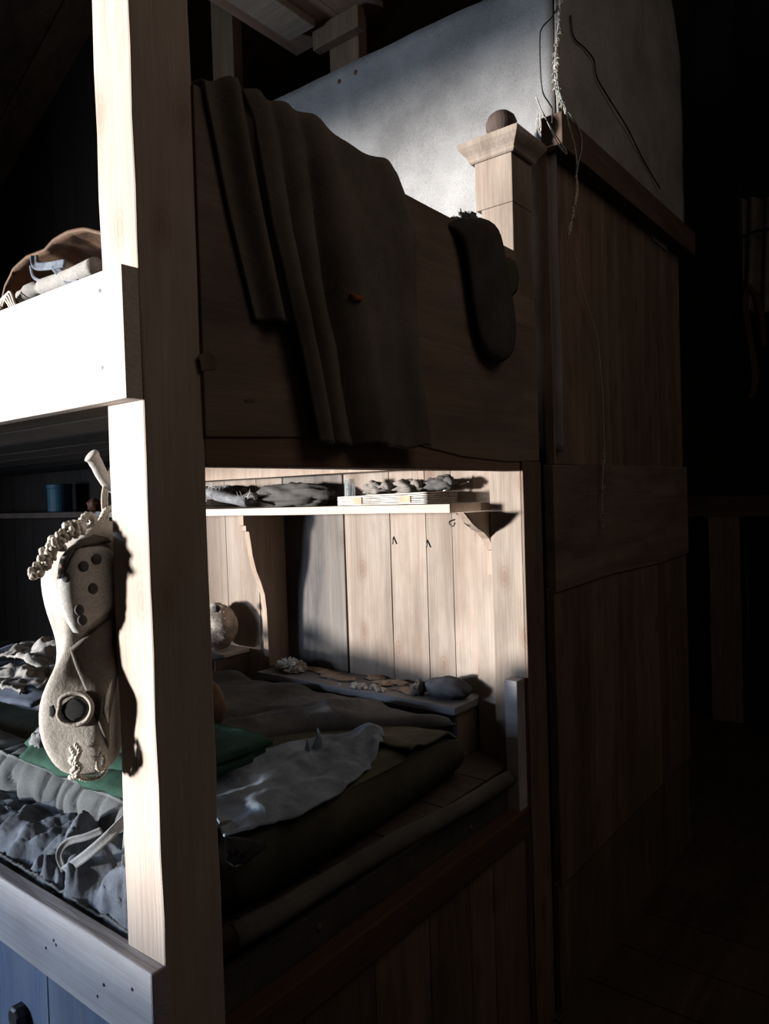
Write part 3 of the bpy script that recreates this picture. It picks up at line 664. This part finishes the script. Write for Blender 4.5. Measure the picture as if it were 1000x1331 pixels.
# lip of canvas under the mattress and tattered flap by the near post
def lip(u, v):
    x = lerp(0.14, 1.03, u); z0 = lerp(0.742, 0.702, u)
    a = lerp(0, 1, v); return (x, 0.03-0.018*sin(a*pi)+0.012*N(x*3, 2), z0-0.042*v+0.004*FR(x*6, v))
m = MB(); m.sheet(lip, 40, 8, 0.006); m.build('hanging_hem', M['hemdark'], mt, smooth=True)
q = [at(x, y, 'Y', 0.045) for x, y in ((288, 1086), (330, 1088), (345, 1100), (335, 1108), (318, 1122), (302, 1126), (290, 1118))]
m = MB(); m.puffy([(p.x, p.z) for p in q], lambda u, v, h: (u, 0.040+h+0.004*N(u*30, v*30), v), 0.006, 4)
fl = m.build('tattered_flap', M['bag'], mt, smooth=True)
for (x, y) in ((299, 1111), (308, 1108), (316, 1112)):
    p = at(x, y, 'Y', 0.035); m = MB(); m.tube([p+Vector((0, 0.002, 0)), p+Vector((0, -0.001, 0))], 0.0045, 10); m.build('eyelet', M['hole'], fl)

# round brown pouch half behind the near post
c = at(268, 915, 'Y', 0.50)
m = MB(); m.blob((c.x, c.y, 0.93), 0.045, 0.045, 0.058, 0.1, 1.5, flat=0.95); o = m.build('leather_pouch', M['leather'], smooth=True); tag(o, 'round brown leather pouch on the bedding, peeping past the near post', 'pouch')

# green cloth folded on the mattress edge
gcl = thing('green_cloth', 'folded dark green cloth on the mattress under the hanging boot', 'cloth', (0.25, 0.6, 0.875))
def gfold(z, x0, x1, y0, y1, s):
    def f(u, v):
        x = lerp(x0, x1, u); y = lerp(y0, y1, v); e = sin(min(1, u*8)*pi/2)
        return (x+0.012*N(v*4, s), y+0.01*N(u*4, s+2), z*1.0-0.012*(1-e)+0.006*FR(u*3+s, v*5, s)+0.010*bump(u, 0.25, 0.2))
    return f
for k, (z, x0, x1, y0, y1) in enumerate(((0.886, 0.13, 0.38, 0.24, 0.68), (0.900, 0.16, 0.40, 0.22, 0.72), (0.915, 0.20, 0.42, 0.22, 0.74))):
    m = MB(); m.sheet(gfold(z, x0, x1, y0, y1, k*2.3), 24, 40, 0.012); m.build('fold', M['green'], gcl, smooth=True)
m = MB(); m.blob((0.17, 0.665, 0.905), 0.02, 0.022, 0.026, 0.7, 4, 20, 12); o = m.build('dark_rag', M['darkfur'], smooth=True); tag(o, 'small dark woollen rag on the green cloth behind the boot', 'rag')

# dark blanket and off-white crumpled cloth farther back
def dblk(u, v):
    x = lerp(0.30, 0.92, u); y = lerp(0.98, 1.75, v); return (x, y, 0.905+0.010*RID(x*4+y*2, y*4)+0.008*FR(x*9, y*9)-0.02*(1-sstep(0, 0.1, u)))
m = MB(); m.sheet(dblk, 40, 50, 0.01); o = m.build('navy_blanket', cloth('navy_wool', (0.10, 0.12, 0.16), (0.055, 0.065, 0.09), 420, 8), smooth=True); tag(o, 'dark navy blanket at the far end of the lower bunk', 'blanket')
def wcl(cx, cy, cz, sx, sy, sz, s):
    def f(u, v):
        a, b = u*2-1, v*2-1; r = max(0, 1-(a*a+b*b)*0.55)
        return (cx+a*sx+0.02*N(v*6, s), cy+b*sy+0.02*N(u*6, s+1), cz+sz*r*(0.6+0.6*RID(u*2.4+s, v*2.2, s))+0.008*FR(u*9, v*9, s))
    return f
for k, (px, py, Z, sx, sy, sz, lb) in enumerate(((38, 876, 0.925, 0.10, 0.15, 0.03, 'crumpled off-white cloth on the navy blanket, the lower and flatter one'), (62, 850, 0.945, 0.10, 0.14, 0.055, 'crumpled off-white cloth heaped behind the flatter one by the boot'))):
    c = at(px, py, 'Z', Z); m = MB(); m.sheet(wcl(c.x, c.y, Z-0.015, sx, sy, sz, k*5.0), 44, 44, 0.005)
    o = m.build('white_cloth', M['white'], smooth=True); tag(o, lb, 'cloth', 'off-white cloths at the far end')

# crumpled garment with tie strings between rail and mattress
gar = thing('garment', 'crumpled blue-grey garment with tie strings stuffed behind the lower rail', 'garment', (0.1, 0.3, 0.70))
def garm(u, v):
    y = lerp(0.06, 0.60, u); x = lerp(0.012, 0.165, v)
    w = curve([(0, 0.75), (0.2, 1.0), (0.75, 1.0), (0.92, 0.75), (1, 0.3)], u)
    z = 0.738+0.070*sin(min(1, v*1.25)*pi*0.62)*w
    wx = u*3.2+0.55*N(u*3, v*2, 5)+0.35*v; wy = v*1.1+0.5*N(u*2, v*2, 9)
    rid = max(0, 1-2.6*abs(N(wx*1.5, wy, 1))); rid2 = max(0, 1-2.8*abs(N(wx*1.6+wy*1.3, wy*1.6-wx*0.7, 6)))
    z += (0.036*rid*rid+0.026*rid2*rid2+0.006*FR(u*16, v*7, 4)-0.018)*min(1, v*5+0.15)*w
    return (x+(0.014*N(u*7, v*2, 3)-0.018*rid)*min(1, v*4), y+0.016*N(v*5, u*3, 8)+0.012*rid2*min(1, v*4), z)
m = MB(); m.sheet(garm, 170, 80, 0.005); g0 = m.build('garment_body', M['garment'], gar, smooth=True)
def hem(u, v):
    p = Vector(garm(u*0.93+0.03, 0.02)); a = lerp(-2.2, 1.2, v)
    r = 0.010+0.004*N(u*60, v*3)
    return p+Vector((-0.000+cos(a)*r*0.6, 0, sin(a)*r+0.010))
m = MB(); m.sheet(hem, 160, 8, 0.004); m.build('frayed_hem', M['quilt'], gar, smooth=True)
def px_path(tab): return [at(x, y, 'X', X) for (x, y, X) in tab]
m = MB()
def strap(pts, w, n=40):
    P = resample(pts, n)
    def f(u, v):
        i = u*(n-1); k = min(int(i), n-2); p = P[k].lerp(P[k+1], i-k); d = (P[k+1]-P[k]).normalized(); s_ = d.cross(FW).normalized()
        return p+s_*(v-0.5)*w+FW*0.002*sin(v*pi)
    return f
m.sheet(strap(px_path([(163, 1065, 0.07), (140, 1088, 0.045), (112, 1112, 0.028), (84, 1132, 0.032)]), 0.016), 40, 4, 0.003)
m.sheet(strap(px_path([(84, 1132, 0.032), (77, 1112, 0.03), (88, 1095, 0.04), (112, 1088, 0.055), (132, 1080, 0.07)]), 0.012), 40, 4, 0.003)
m.sheet(strap(px_path([(163, 1078, 0.10), (161, 1110, 0.07), (159, 1150, 0.05)]), 0.006), 20, 3, 0.003)
m.build('tie_string', M['tie'], gar, smooth=True)
m = MB(); P = px_path([(160, 1192, 0.03), (142, 1190, 0.035), (134, 1196, 0.03), (140, 1206, 0.025), (163, 1214, 0.02)]); m.tube(resample(P, 24), 0.005, 8); m.build('loose_loop', M['sock'], gar, smooth=True)
c = at(15, 1072, 'X', 0.10); m = MB(); m.blob((0.095, c.y+0.02, 0.775), 0.05, 0.10, 0.03, 0.5, 2.5, 30, 18, seed=2); o = m.build('pale_rag', M['garment'], smooth=True); tag(o, 'small pale rag wedged below the quilted mattress edge, apart from the garment', 'rag')
m = MB(); m.blob((0.08, 0.75, 0.735), 0.05, 0.20, 0.032, 0.4, 2.5, 24, 14, seed=5); o = m.build('dark_bundle', M['sock'], smooth=True); tag(o, 'dark bundle under the pale rag behind the lower rail', 'bundle')

# bolt on the blue boards
c = at(22, 1322, 'X', -0.012); m = MB()
rings = [[Vector((x, c.y+cos(a)*r, c.z+sin(a)*r)) for a in [pi/8+2*pi*k/8 for k in range(8)]] for x, r in ((0.001, 0.020), (-0.016, 0.020), (-0.020, 0.016))]
m.loft(rings); bl = m.build('bolt', M['iron'], bunk, bevel=0.001)

# ================================================================== hanging boot
nrm = Vector((-0.10, -0.995, 0))
def skin(y):
    a = 0.10+0.70*sstep(800, 910, y); return Vector((-a, -sqrt(1-a*a), 0))      # across and towards the viewer's side
BO = Vector((-0.01, 0.146, 0))
boot = thing('hanging_boot', 'worn canvas fur boot with pale spotted sole patch, hung on the near post', 'boot', (BO.x, BO.y, 1.0))
def bp(px, py, h=0.0):
    """point on the boot's own upright plane, h towards the open room"""
    d = FW + RT*((px-500)/FOC) - UP*((py-665.5)/FOC)
    t = ((BO+nrm*h-CAM).dot(nrm))/d.dot(nrm); return CAM + d*t
def turned(px, py):
    """the same, on the plane through the boot that turns towards the window lower down"""
    n = skin(py); k = sstep(800, 910, py); o = BO+Vector((-0.050, 0.022, 0))*k
    d = FW + RT*((px-500)/FOC) - UP*((py-665.5)/FOC); return CAM + d*((o-CAM).dot(n)/d.dot(n))
# outline rows: y pixel, left x, right x, depth
rows = [(676, 118, 156, .020), (690, 100, 168, .032), (706, 82, 172, .040), (725, 66, 174, .045), (750, 61, 175, .047), (775, 64, 175, .046), (800, 69, 173, .043), (822, 75, 168, .040), (842, 77, 160, .036), (862, 73, 156, .036), (885, 66, 153, .036), (910, 60, 152, .036), (935, 58, 152, .036), (955, 62, 151, .036), (972, 70, 151, .034), (988, 80, 150, .033), (1000, 92, 140, .022), (1005, 104, 128, .010)]
rings = []
for (y, l, r, d) in rows:
    L, Rr = turned(l, y), turned(r, y); c = (L+Rr)/2; hw = (Rr-L)/2; ring = []
    for k in range(32):
        a = 2*pi*k/32; w = 1+0.05*FR(cos(a)*2, sin(a)*2, y*0.02); ca, sa = cos(a), sin(a)
        ca = abs(ca)**0.42*(1 if ca > 0 else -1); sa = abs(sa)**0.42*(1 if sa > 0 else -1)
        ring.append(c+hw*ca*w+skin(y)*sa*d*w)
    rings.append(ring)
m = MB(); m.loft(rings[::-1]); m.build('boot_body', M['boot'], boot, smooth=True, sub=1)
def front(px, py, lift=0.002):
    """on the viewer-facing skin of the boot"""
    l = curve([(y, a) for y, a, b, d in rows], py); r = curve([(y, b) for y, a, b, d in rows], py); d = curve([(y, q) for y, a, b, q in rows], py)
    L, Rr = turned(l, py), turned(r, py); mid = (L+Rr)/2; hv = (Rr-L)/2; n = skin(py); lo, hi = -0.985, 0.985
    for _ in range(24):                                 # the place across the skin that is seen at px
        c = (lo+hi)/2; p = mid+hv*c+n*(d*(1-abs(c)**4.76)**0.21+lift); q = p-CAM
        if 500+FOC*q.dot(RT)/q.dot(FW) < px: lo = c
        else: hi = c
    return p
so = [(104, 707), (116, 705), (128, 707), (140, 711), (152, 720), (156, 745), (154, 778), (147, 787), (132, 799), (116, 812), (104, 819), (95, 818), (87, 806), (80, 792), (75, 778), (73, 764), (75, 754), (84, 740), (92, 722)]
def on_front(h0): return lambda u, v, h: front(u, v, h0+max(h, -0.001))
m = MB(); m.puffy(so, on_front(0.003), 0.010, 8); sl = m.build('sole_patch', M['sole'], boot, smooth=True)
for i, (x, y) in enumerate(((86, 748), (109, 734), (126, 725), (121, 762), (103, 789), (107, 802))):
    m = MB(); m.puffy([(x+6.6*cos(a), y+7*sin(a)) for a in [2*pi*k/18 for k in range(18)]], on_front(0.0082), 0.002, 3); m.build('round_spot', M['spot'], sl, smooth=True)
sh_ = [(120, 815), (147, 795), (158, 800), (158, 850), (150, 930), (148, 968), (140, 960), (128, 930), (112, 890), (98, 860), (90, 838)]
m = MB(); m.puffy(sh_, on_front(0.0045), 0.007, 12, center=(136, 870)); m.build('shaft_shade', M['bootdark'], boot, smooth=True)  # the shaft's shaded side laid on as a darker sheet
m = MB(); m.puffy([(147, 872), (142, 880), (136, 895), (134, 915), (138, 928), (144, 934), (149, 928), (150, 890)], on_front(0.007), 0.006, 5); m.build('patch', M['sole'], boot, smooth=True)
m = MB(); m.puffy([(x, y) for x, y in ((82, 905), (92, 898), (104, 899), (114, 906), (113, 917), (106, 924), (94, 926), (84, 921), (79, 913))], on_front(0.004), 0.003, 4); m.build('torn_hole', M['hole'], boot, smooth=True)
m = MB(); m.puffy([(x, y) for x, y in ((64, 908), (70, 906), (73, 914), (70, 922), (64, 920))], on_front(0.004), 0.003, 4); m.build('torn_hole', M['hole'], boot, smooth=True)
m = MB(); m.tube(resample([front(x, y, 0.004) for x, y in ((78, 908), (80, 898), (94, 892), (108, 893), (118, 903), (119, 914), (112, 926), (98, 931), (82, 927), (76, 918), (78, 908))], 44), 0.0035, 8); m.build('hole_rim', M['boot'], boot, smooth=True)
m = MB()                                            # knotted laces at the toe
def lace(tab, r=0.0036, turns=14): m.rope([front(x, y, 0.008+h) for x, y, h in tab], r, 2, turns)
lace([(92, 958, .0), (97, 966, .006), (92, 974, .002), (99, 980, .008), (94, 988, .002), (101, 994, .006), (92, 998, .004), (86, 1004, .002)])
lace([(98, 954, .0), (104, 962, .004), (99, 972, .01), (105, 982, .006), (100, 990, .006), (107, 1000, .004), (118, 1004, .004), (130, 1000, .004), (138, 990, .002), (137, 978, .0)])
lace([(132, 966, .0), (127, 974, .006), (128, 984, .006), (134, 985, .004), (136, 974, .002), (132, 966, .0)])
m.build('lace', M['cord'], boot, smooth=True)
m = MB()                                            # frayed rope hem at the heel
P = resample([bp(x, y, 0.030) for x, y in ((106, 688), (97, 690), (88, 698), (78, 707), (70, 716), (64, 726), (56, 735), (50, 748))], 60)
for k in range(150):
    p = random.choice(P); q = p+Vector((random.uniform(-.010, .006), random.uniform(-.008, .008), random.uniform(-.006, .010)))
    m.blob(q, *(random.uniform(0.003, 0.0065) for _ in range(3)), 0.5, 3, 8, 5, seed=k)
o = m.build('frayed_hem', M['cord'], boot, smooth=True)
m = MB(); m.puffy([(104, 700), (122, 694), (140, 698), (146, 704), (128, 704), (112, 704), (98, 712), (88, 730), (82, 744), (74, 740), (72, 728), (84, 712)], on_front(0.0035), 0.005, 4, center=(96, 712)); m.build('dark_lining', M['bootdark'], boot, smooth=True)
m = MB(); m.puffy([(70, 736), (80, 730), (84, 738), (80, 748), (72, 752), (68, 744)], on_front(0.0055), 0.004, 4); m.build('tan_spot', M['leather'], boot, smooth=True)
m = MB(); m.rope([bp(x, y, 0.012) for x, y in ((109, 690), (107, 678), (112, 671), (119, 671), (122, 679), (118, 688))], 0.006, 2, 10); m.build('hanging_loop', M['cord'], boot, smooth=True)
m = MB()
for d in (-3, 0, 3): m.tube(resample([bp(x+d, y, 0.006) for x, y in ((138, 690), (137, 668), (136, 645), (141, 622), (148, 606))], 16), 0.0018, 6)
m.rope([bp(x, y, 0.01) for x, y in ((126, 688), (132, 676), (138, 664), (146, 660))], 0.005, 2, 10)
m.build('hanging_cord', M['cord'], boot, smooth=True)
p = [bp(x, y, 0.004) for x, y in ((150, 634), (141, 628), (132, 616), (126, 604), (120, 594), (116, 590))]
m = MB(); m.tube(resample(p, 20), [0.010]*6+[0.0095]*6+[0.010]*3+[0.0115, 0.012, 0.0115, 0.009, 0.004], 14)
pg = m.build('wooden_peg', M['sole'], smooth=True); tag(pg, 'pale smooth bent peg on the near post above the hanging boot', 'peg')

# ================================================================== blanket over the end panel, sock, glove patch
def blank(u, v):
    # v down from inside the bunk, over the panel's top edge, to the hem
    # main piece: left and right edges bend with height
    left = [(0, 0.17), (0.14, 0.17), (0.20, 0.19), (0.45, 0.215), (0.75, 0.27), (1, 0.305)]
    right = [(0, 0.56), (0.12, 0.545), (0.20, 0.575), (0.30, 0.60), (0.6, 0.59), (1, 0.615)]
    x = lerp(curve(left, v), curve(right, v), u)
    fall = max(0.0, (v-0.14)/0.86); z = 2.016-fall*0.525
    y = -0.018
    if v < 0.14:
        a = v/0.14; y = lerp(0.16, 0.0, a**0.8); z = 1.99+0.026*sin(min(1, a*1.3)*pi*0.55)
        if a > 0.8: y = lerp(0.03, -0.018, (a-0.8)/0.2)
    lift = 0.6+0.4*min(1, fall*3)
    f = 0.0
    for (c0, c1, w, h) in ((0.06, 0.05, 0.05, 0.020), (0.20, 0.16, 0.06, 0.022), (0.36, 0.50, 0.10, 0.026), (0.52, 0.70, 0.22, 0.012), (0.88, 0.92, 0.09, 0.022)):
        f += h*bump(u, lerp(c0, c1, fall), w)
    f -= 0.020*bump(u, lerp(0.27, 0.34, fall), 0.035)*min(1, fall*5)+0.012*bump(u, lerp(0.13, 0.10, fall), 0.025)*min(1, fall*5)
    f += 0.004*FR(x*9, z*6)
    y -= (0.012+f)*lift*(1 if v > 0.10 else v/0.10); z += 0.35*f*(1-sstep(0.1, 0.28, v))
    z += 0.008*N(u*6, 9)*fall
    return (x, y, z)
bl = thing('blanket', 'dark brown wool blanket hung in long folds over the upper end panel', 'blanket', (0.42, 0.0, 1.5))
m = MB(); m.sheet(blank, 110, 90, 0.008); m.build('blanket_body', M['blanket'], bl, smooth=True)
def blank2(u, v):                                    # the shorter inner fold beside the near post
    x = lerp(curve([(0, 0.105), (0.2, 0.115), (0.6, 0.15), (1, 0.195)], v), curve([(0, 0.20), (1, 0.285)], v), u)
    fall = max(0.0, (v-0.14)/0.86); z = 2.014-fall*0.335; y = -0.012
    if v < 0.14: a = v/0.14; y = lerp(0.12, -0.012, a); z = 1.992+0.022*sin(a*pi*0.6)
    f = 0.026*bump(u, 0.40, 0.16)+0.022*bump(u, 0.78, 0.13)
    return (x, y-f*min(1, v*6), z+0.5*f*(1-sstep(0.1, 0.3, v)))
m = MB(); m.sheet(blank2, 40, 60, 0.007); m.build('short_fold', M['blanket'], bl, smooth=True)
def on_blanket(px, py):
    y = -0.04
    for _ in range(4):
        p = at(px, py, 'Y', y); best = None
        for a in range(61):
            q = Vector(blank(a/60, min(1, max(0.15, 0.14+0.86*(2.016-p.z)/0.525)))); e = abs(q.x-p.x)
            if best is None or e < best[0]: best = (e, q.y)
        y = best[1]
    return at(px, py, 'Y', y-0.0065)
m = MB(); top_ = [on_blanket(x, y) for x, y in ((436, 371), (441, 374), (446, 378), (452, 380), (458, 382), (465, 384), (472, 385))]; low_ = [on_blanket(x, y) for x, y in ((439, 378), (442, 381), (446, 385), (452, 388), (458, 390), (465, 391), (471, 391))]
m.sheet(lambda u, v: (top_[round(u*6)]).lerp(low_[round(u*6)], v), 6, 3, 0.002); m.build('rusty_stain', M['rust'], bl, smooth=True)
# long sock
def sockfn(u, v, h):
    y = -0.022-max(0, h)-0.4*min(0, h)
    return (u, y+0.02*sstep(1.95, 2.02, v)*1.5, v)
q = [at(x, y, 'Y', -0.03) for x, y in ((596, 284), (612, 278), (630, 281), (643, 292), (651, 310), (656, 335), (662, 365), (668, 395), (670, 430), (666, 455), (656, 469), (644, 471), (632, 462), (624, 440), (618, 410), (613, 375), (610, 345), (604, 315), (594, 298))]
sk = thing('wool_sock', 'long dark wool sock with torn cuff draped over the panel by the finial post', 'sock', (0.93, -0.02, 1.70))
m = MB(); P = [(p.x, p.z) for p in q]
lf = [(0.825, 1.985, .9), (0.835, 1.95, 1), (0.85, 1.90, 1), (0.862, 1.85, 1), (0.875, 1.80, 1), (0.89, 1.75, .95), (0.915, 1.712, .7), (0.945, 1.696, .3)]
L = [at(x, y, 'Y', -0.03) for x, y in ((590, 287), (598, 296), (603, 310), (607, 330), (610, 350), (613, 375), (617, 405), (622, 432), (630, 456), (640, 468), (648, 472))]
Rr = [at(x, y, 'Y', -0.03) for x, y in ((612, 277), (630, 280), (643, 291), (650, 306), (654, 325), (659, 352), (665, 385), (670, 420), (668, 450), (660, 466), (650, 472))]
rings = []
for i, (a, b) in enumerate(zip(L, Rr)):
    c = (a+b)/2; hw = (b-a)/2; d = 0.022*min(1, hw.length/0.03)
    yo = 0.035 if i == 0 else (0.012 if i == 1 else 0.0)
    rings.append([Vector((c.x, -0.03+yo, c.z))+Vector((hw.x, 0, hw.z))*cos(t)+Vector((0, -1, 0))*sin(t)*d*(1+0.25*N(cos(t)*3, i*0.8)) for t in [2*pi*k/20 for k in range(20)]])
m = MB(); m.loft(rings); m.build('sock_body', M['sock'], sk, smooth=True, sub=1)
m = MB()
for k in range(26):
    b = at(random.uniform(588, 616), random.uniform(276, 290), 'Y', 0.0); d = Vector((random.uniform(-.9, -.1), random.uniform(-.4, .5), random.uniform(-.4, .7))).normalized()
    m.tube([b+Vector((0.012, -0.004, -0.003)), b, b+d*random.uniform(0.006, 0.018)], [0.005, 0.004, 0.0012], 5)
m.build('torn_cuff', M['darkfur'], sk, smooth=True)
q = [at(x, y, 'Y', -0.025) for x, y in ((652, 340), (662, 334), (671, 340), (676, 360), (673, 378), (664, 389), (658, 380))]
m = MB(); m.puffy([(p.x, p.z) for p in q], lambda u, v, h: (u, -0.024+h, v), 0.012, 4); o = m.build('leather_scrap', M['olive'], smooth=True); tag(o, 'small olive scrap of cloth hanging on the corner post beside the sock', 'scrap')

# ================================================================== things on the upper bunk
lb = thing('leather_bag', 'old brown leather bag with grey straps on the upper bunk behind the rail', 'bag', (0.15, 0.6, 1.578))
def flap(u, v):
    tab = [(0, (0, 402)), (0.15, (6, 372)), (0.28, (16, 350)), (0.40, (34, 334)), (0.52, (58, 325)), (0.64, (72, 310)), (0.76, (88, 300)), (0.88, (108, 298)), (1, (146, 308))]
    px = curve([(k, p[0]) for k, p in tab], u); py = curve([(k, p[1]) for k, p in tab], u)
    a = at(px, py, 'X', 0.13); return (a.x+0.20*v, a.y+0.02*v, a.z-0.02*v-0.03*v*v+0.004*FR(u*6, v*4))
m = MB(); m.sheet(flap, 50, 16, 0.006); m.build('leather_flap', M['leather'], lb, smooth=True)
a0, a1 = at(0, 400, 'X', 0.16), at(140, 330, 'X', 0.16)
m = MB(); m.blob((0.24, (a0.y+a1.y)/2-0.05, 1.70), 0.10, 0.22, 0.13, 0.12, 2, 36, 22, flat=0.92); m.build('bag_body', M['leather'], lb, smooth=True)
m = MB(); P = [at(x, y, 'X', 0.10) for x, y in ((28, 386), (45, 378), (62, 372), (80, 366), (100, 358), (125, 346))]; m.tube(resample(P, 24), [0.012]*3+[0.016]*3+[0.010]*2+[0.016]*16, 12)
m.build('grey_roll', M['white'], lb, smooth=True)
m = MB()
for tab in ([(44, 332), (46, 345), (60, 346), (84, 342)], [(70, 345), (78, 355), (92, 366), (100, 368)], [(40, 345), (44, 360), (56, 366)]):
    m.sheet(strap([at(x, y, 'X', 0.09) for x, y in tab], 0.014 if tab[0][0] != 40 else 0.004, 20), 20, 4, 0.004)
m.build('strap', M['garment'], lb, smooth=True)
m = MB()
for k in range(4): P = [at(x+3*k, y, 'X', 0.07) for x, y in ((-6, 398), (3, 388-3*k), (10, 394), (14, 402))]; m.tube(resample(P, 14), 0.0022, 6)
m.build('cord', M['cord'], lb, smooth=True)

# ================================================================== strings at the canvas corner
def P2(tab, Y): return [at(x, y, 'Y', Y) for x, y in tab]
rp = thing('frayed_rope', 'frayed pale rope with blue strand hanging at the canvas corner', 'rope', at(742, 305, 'Y', -0.075))
m = MB(); main = P2([(729, -20), (727, 20), (724, 55), (722, 85), (723, 110), (728, 125), (734, 142), (740, 165), (747, 190), (750, 212), (749, 232)], -0.075)
m.rope(main, 0.0026, 2, 34); m.build('cord', M['cord'], rp, smooth=True)
m = MB(); m.tube(resample(P2([(725, 105), (729, 125), (736, 140), (744, 152), (751, 163), (756, 178), (756, 195), (752, 212), (750, 226)], -0.08), 40), 0.0016, 6); m.build('blue_strand', M['bluecord'], rp, smooth=True)
m = MB()
P = resample(P2([(749, 224), (750, 240), (749, 256), (747, 266), (745, 278), (742, 292), (739, 306)], -0.075), 60)
m.tube(P, [0.002+0.003*bump(i, 12, 6)+0.0028*bump(i, 24, 6)+0.002*bump(i, 40, 4)+0.0018*bump(i, 52, 5) for i in range(60)], 8)
for k in range(90):
    i = int(random.choice((random.gauss(14, 6), random.gauss(25, 5), random.gauss(41, 3), random.gauss(54, 4)))); p = P[max(0, min(59, i))]
    d = Vector((random.uniform(-1, 1), random.uniform(-.6, .6), random.uniform(-1.3, .5))).normalized(); m.tube([p, p+d*0.006, p+d*0.006+Vector((random.uniform(-.004, .004), 0, -0.007))], [0.0011, 0.001, 0.0006], 4)
m.build('knots', M['cord'], rp, smooth=True)
m = MB()
top = resample(main, 60)
for k in range(110):
    p = top[random.randint(2, 34)]; d = Vector((random.uniform(-1, 1), random.uniform(-.8, .8), random.uniform(-1, .6))).normalized()
    m.tube([p, p+d*0.007, p+d*0.011+Vector((0, 0, -0.006))], [0.0014, 0.0012, 0.0006], 4)
m.build('frayed_fibres', M['cord'], rp, smooth=True)
m = MB(); m.tube(resample(P2([(726, 8), (718, 22), (705, 36), (702, 52), (703, 95), (706, 120), (714, 134), (718, 142), (718, 160)], -0.07), 50), 0.0018, 6)
tag(m.build('dark_wire', M['wire'], smooth=True), 'dark bent wire looping down the canvas corner left of the rope', 'wire')
m = MB(); m.tube(resample(P2([(697, 126), (704, 143), (713, 160), (722, 180), (731, 194), (736, 200), (736, 196), (728, 184), (716, 166), (707, 148)], -0.085), 60), 0.0016, 6)
tag(m.build('doubled_wire', M['hair'], smooth=True), 'pale doubled wire sticking out below the dark wire loop', 'wire')
m = MB()
for k in range(12):
    x = random.uniform(698, 703); m.tube(resample(P2([(x, random.uniform(143, 155)), (x+random.uniform(-2, 2), 162), (x+random.uniform(-3, 3), random.uniform(168, 178))], -0.075), 8), 0.0007, 4)
tag(m.build('thread_tuft', M['hair'], smooth=True), 'small tuft of pale threads on the canvas beside the finial ball', 'threads')
tw = thing('cobwebbed_twine', 'thin dusty twine hanging down the dark cubicle boards', 'twine', at(785, 685, 'Y', -0.05))
m = MB(); TP = P2([(745, 322), (752, 350), (760, 385), (768, 410), (777, 440), (781, 480), (784, 520), (785, 560), (786, 590), (784, 615), (783, 640), (783, 662), (786, 684)], -0.045); m.tube(resample(TP, 80), 0.0013, 5); m.build('cord', M['cord'], tw, smooth=True)
for (a, b) in ((585, 604), (628, 642), (668, 685)):
    m = MB()
    for k in range(26):
        p = at(785+random.uniform(-2.5, 2.5), random.uniform(a, b), 'Y', -0.047); d = Vector((random.uniform(-1, 1), random.uniform(-.5, .5), random.uniform(-1, 1)))
        m.tube([p, p+d*0.005, p+d*0.006+Vector((0.002, 0, -0.006))], 0.0007, 4)
    m.build('fluff', M['hair'], tw, smooth=True)
m = MB(); m.tube(resample(P2([(742, 20), (746, 48), (760, 62), (772, 78), (776, 100), (790, 125), (815, 165), (835, 205), (858, 245)], -0.062), 60), 0.0022, 6)
tag(m.build('slack_wire', M['wire'], smooth=True), 'slack dark wire running down across the shaded canvas wall', 'wire')

# ================================================================== the dark far side of the hut
XR = 4.15
c = at(968, 330, 'X', XR-0.1)
def hang(u, v):
    a = at(lerp(964, 1012, u), lerp(258, 395+14*sin(u*3), v), 'X', XR-0.06); return (a.x+0.03*sin(u*14+v*1.5), a.y, a.z)
hc = thing('hanging_cloth', 'pale cloth hanging on the dark wall far behind the cubicle', 'cloth', (XR-0.06, c.y, 2.3))
m = MB(); m.sheet(hang, 40, 20, 0.008); m.build('cloth_body', M['white'], hc, smooth=True)
m = MB(); m.tube(resample([at(x, y, 'X', XR-0.14) for x, y in ((958, 312), (972, 305), (985, 300), (1010, 297))], 20), 0.008, 6); m.build('cord', M['wire'], hc, smooth=True)
m = MB(); m.sheet(strap([at(x, y, 'X', XR-0.10) for x, y in ((973, 372), (969, 395), (974, 430), (980, 470), (981, 500), (976, 518))], 0.035), 30, 4, 0.01)
m.sheet(strap([at(x, y, 'X', XR-0.10) for x, y in ((973, 372), (984, 385), (990, 410), (994, 450))], 0.03), 30, 4, 0.01)
tag(m.build('leather_strap', M['leather'], smooth=True), 'brown leather strap looped on the dark wall under the pale cloth', 'strap')
a = at(921, 672, 'X', XR-0.1); b = at(966, 968, 'X', XR-0.1)
m = MB(); m.box(XR-0.1, XR-0.07, b.y, a.y, max(0, b.z), a.z, 1.6); tag(m.build('leaning_board', M['darkz']), 'dim brown board standing upright against the dark far wall', 'board')
m = MB(); m.box(XR-0.05, XR+0.02, -1.5, 1.5, a.z+0.0, a.z+0.12, 1.2); struct(m.build('trim_6', M['roof']))
m = MB(); m.tube(resample([at(x, y, 'X', 2.9) for x, y in ((886, 400), (892, 425), (896, 440), (905, 455))], 14), 0.004, 5); m.tube(resample([at(x, y, 'X', 2.9) for x, y in ((888, 447), (896, 440), (900, 436))], 8), 0.003, 5)
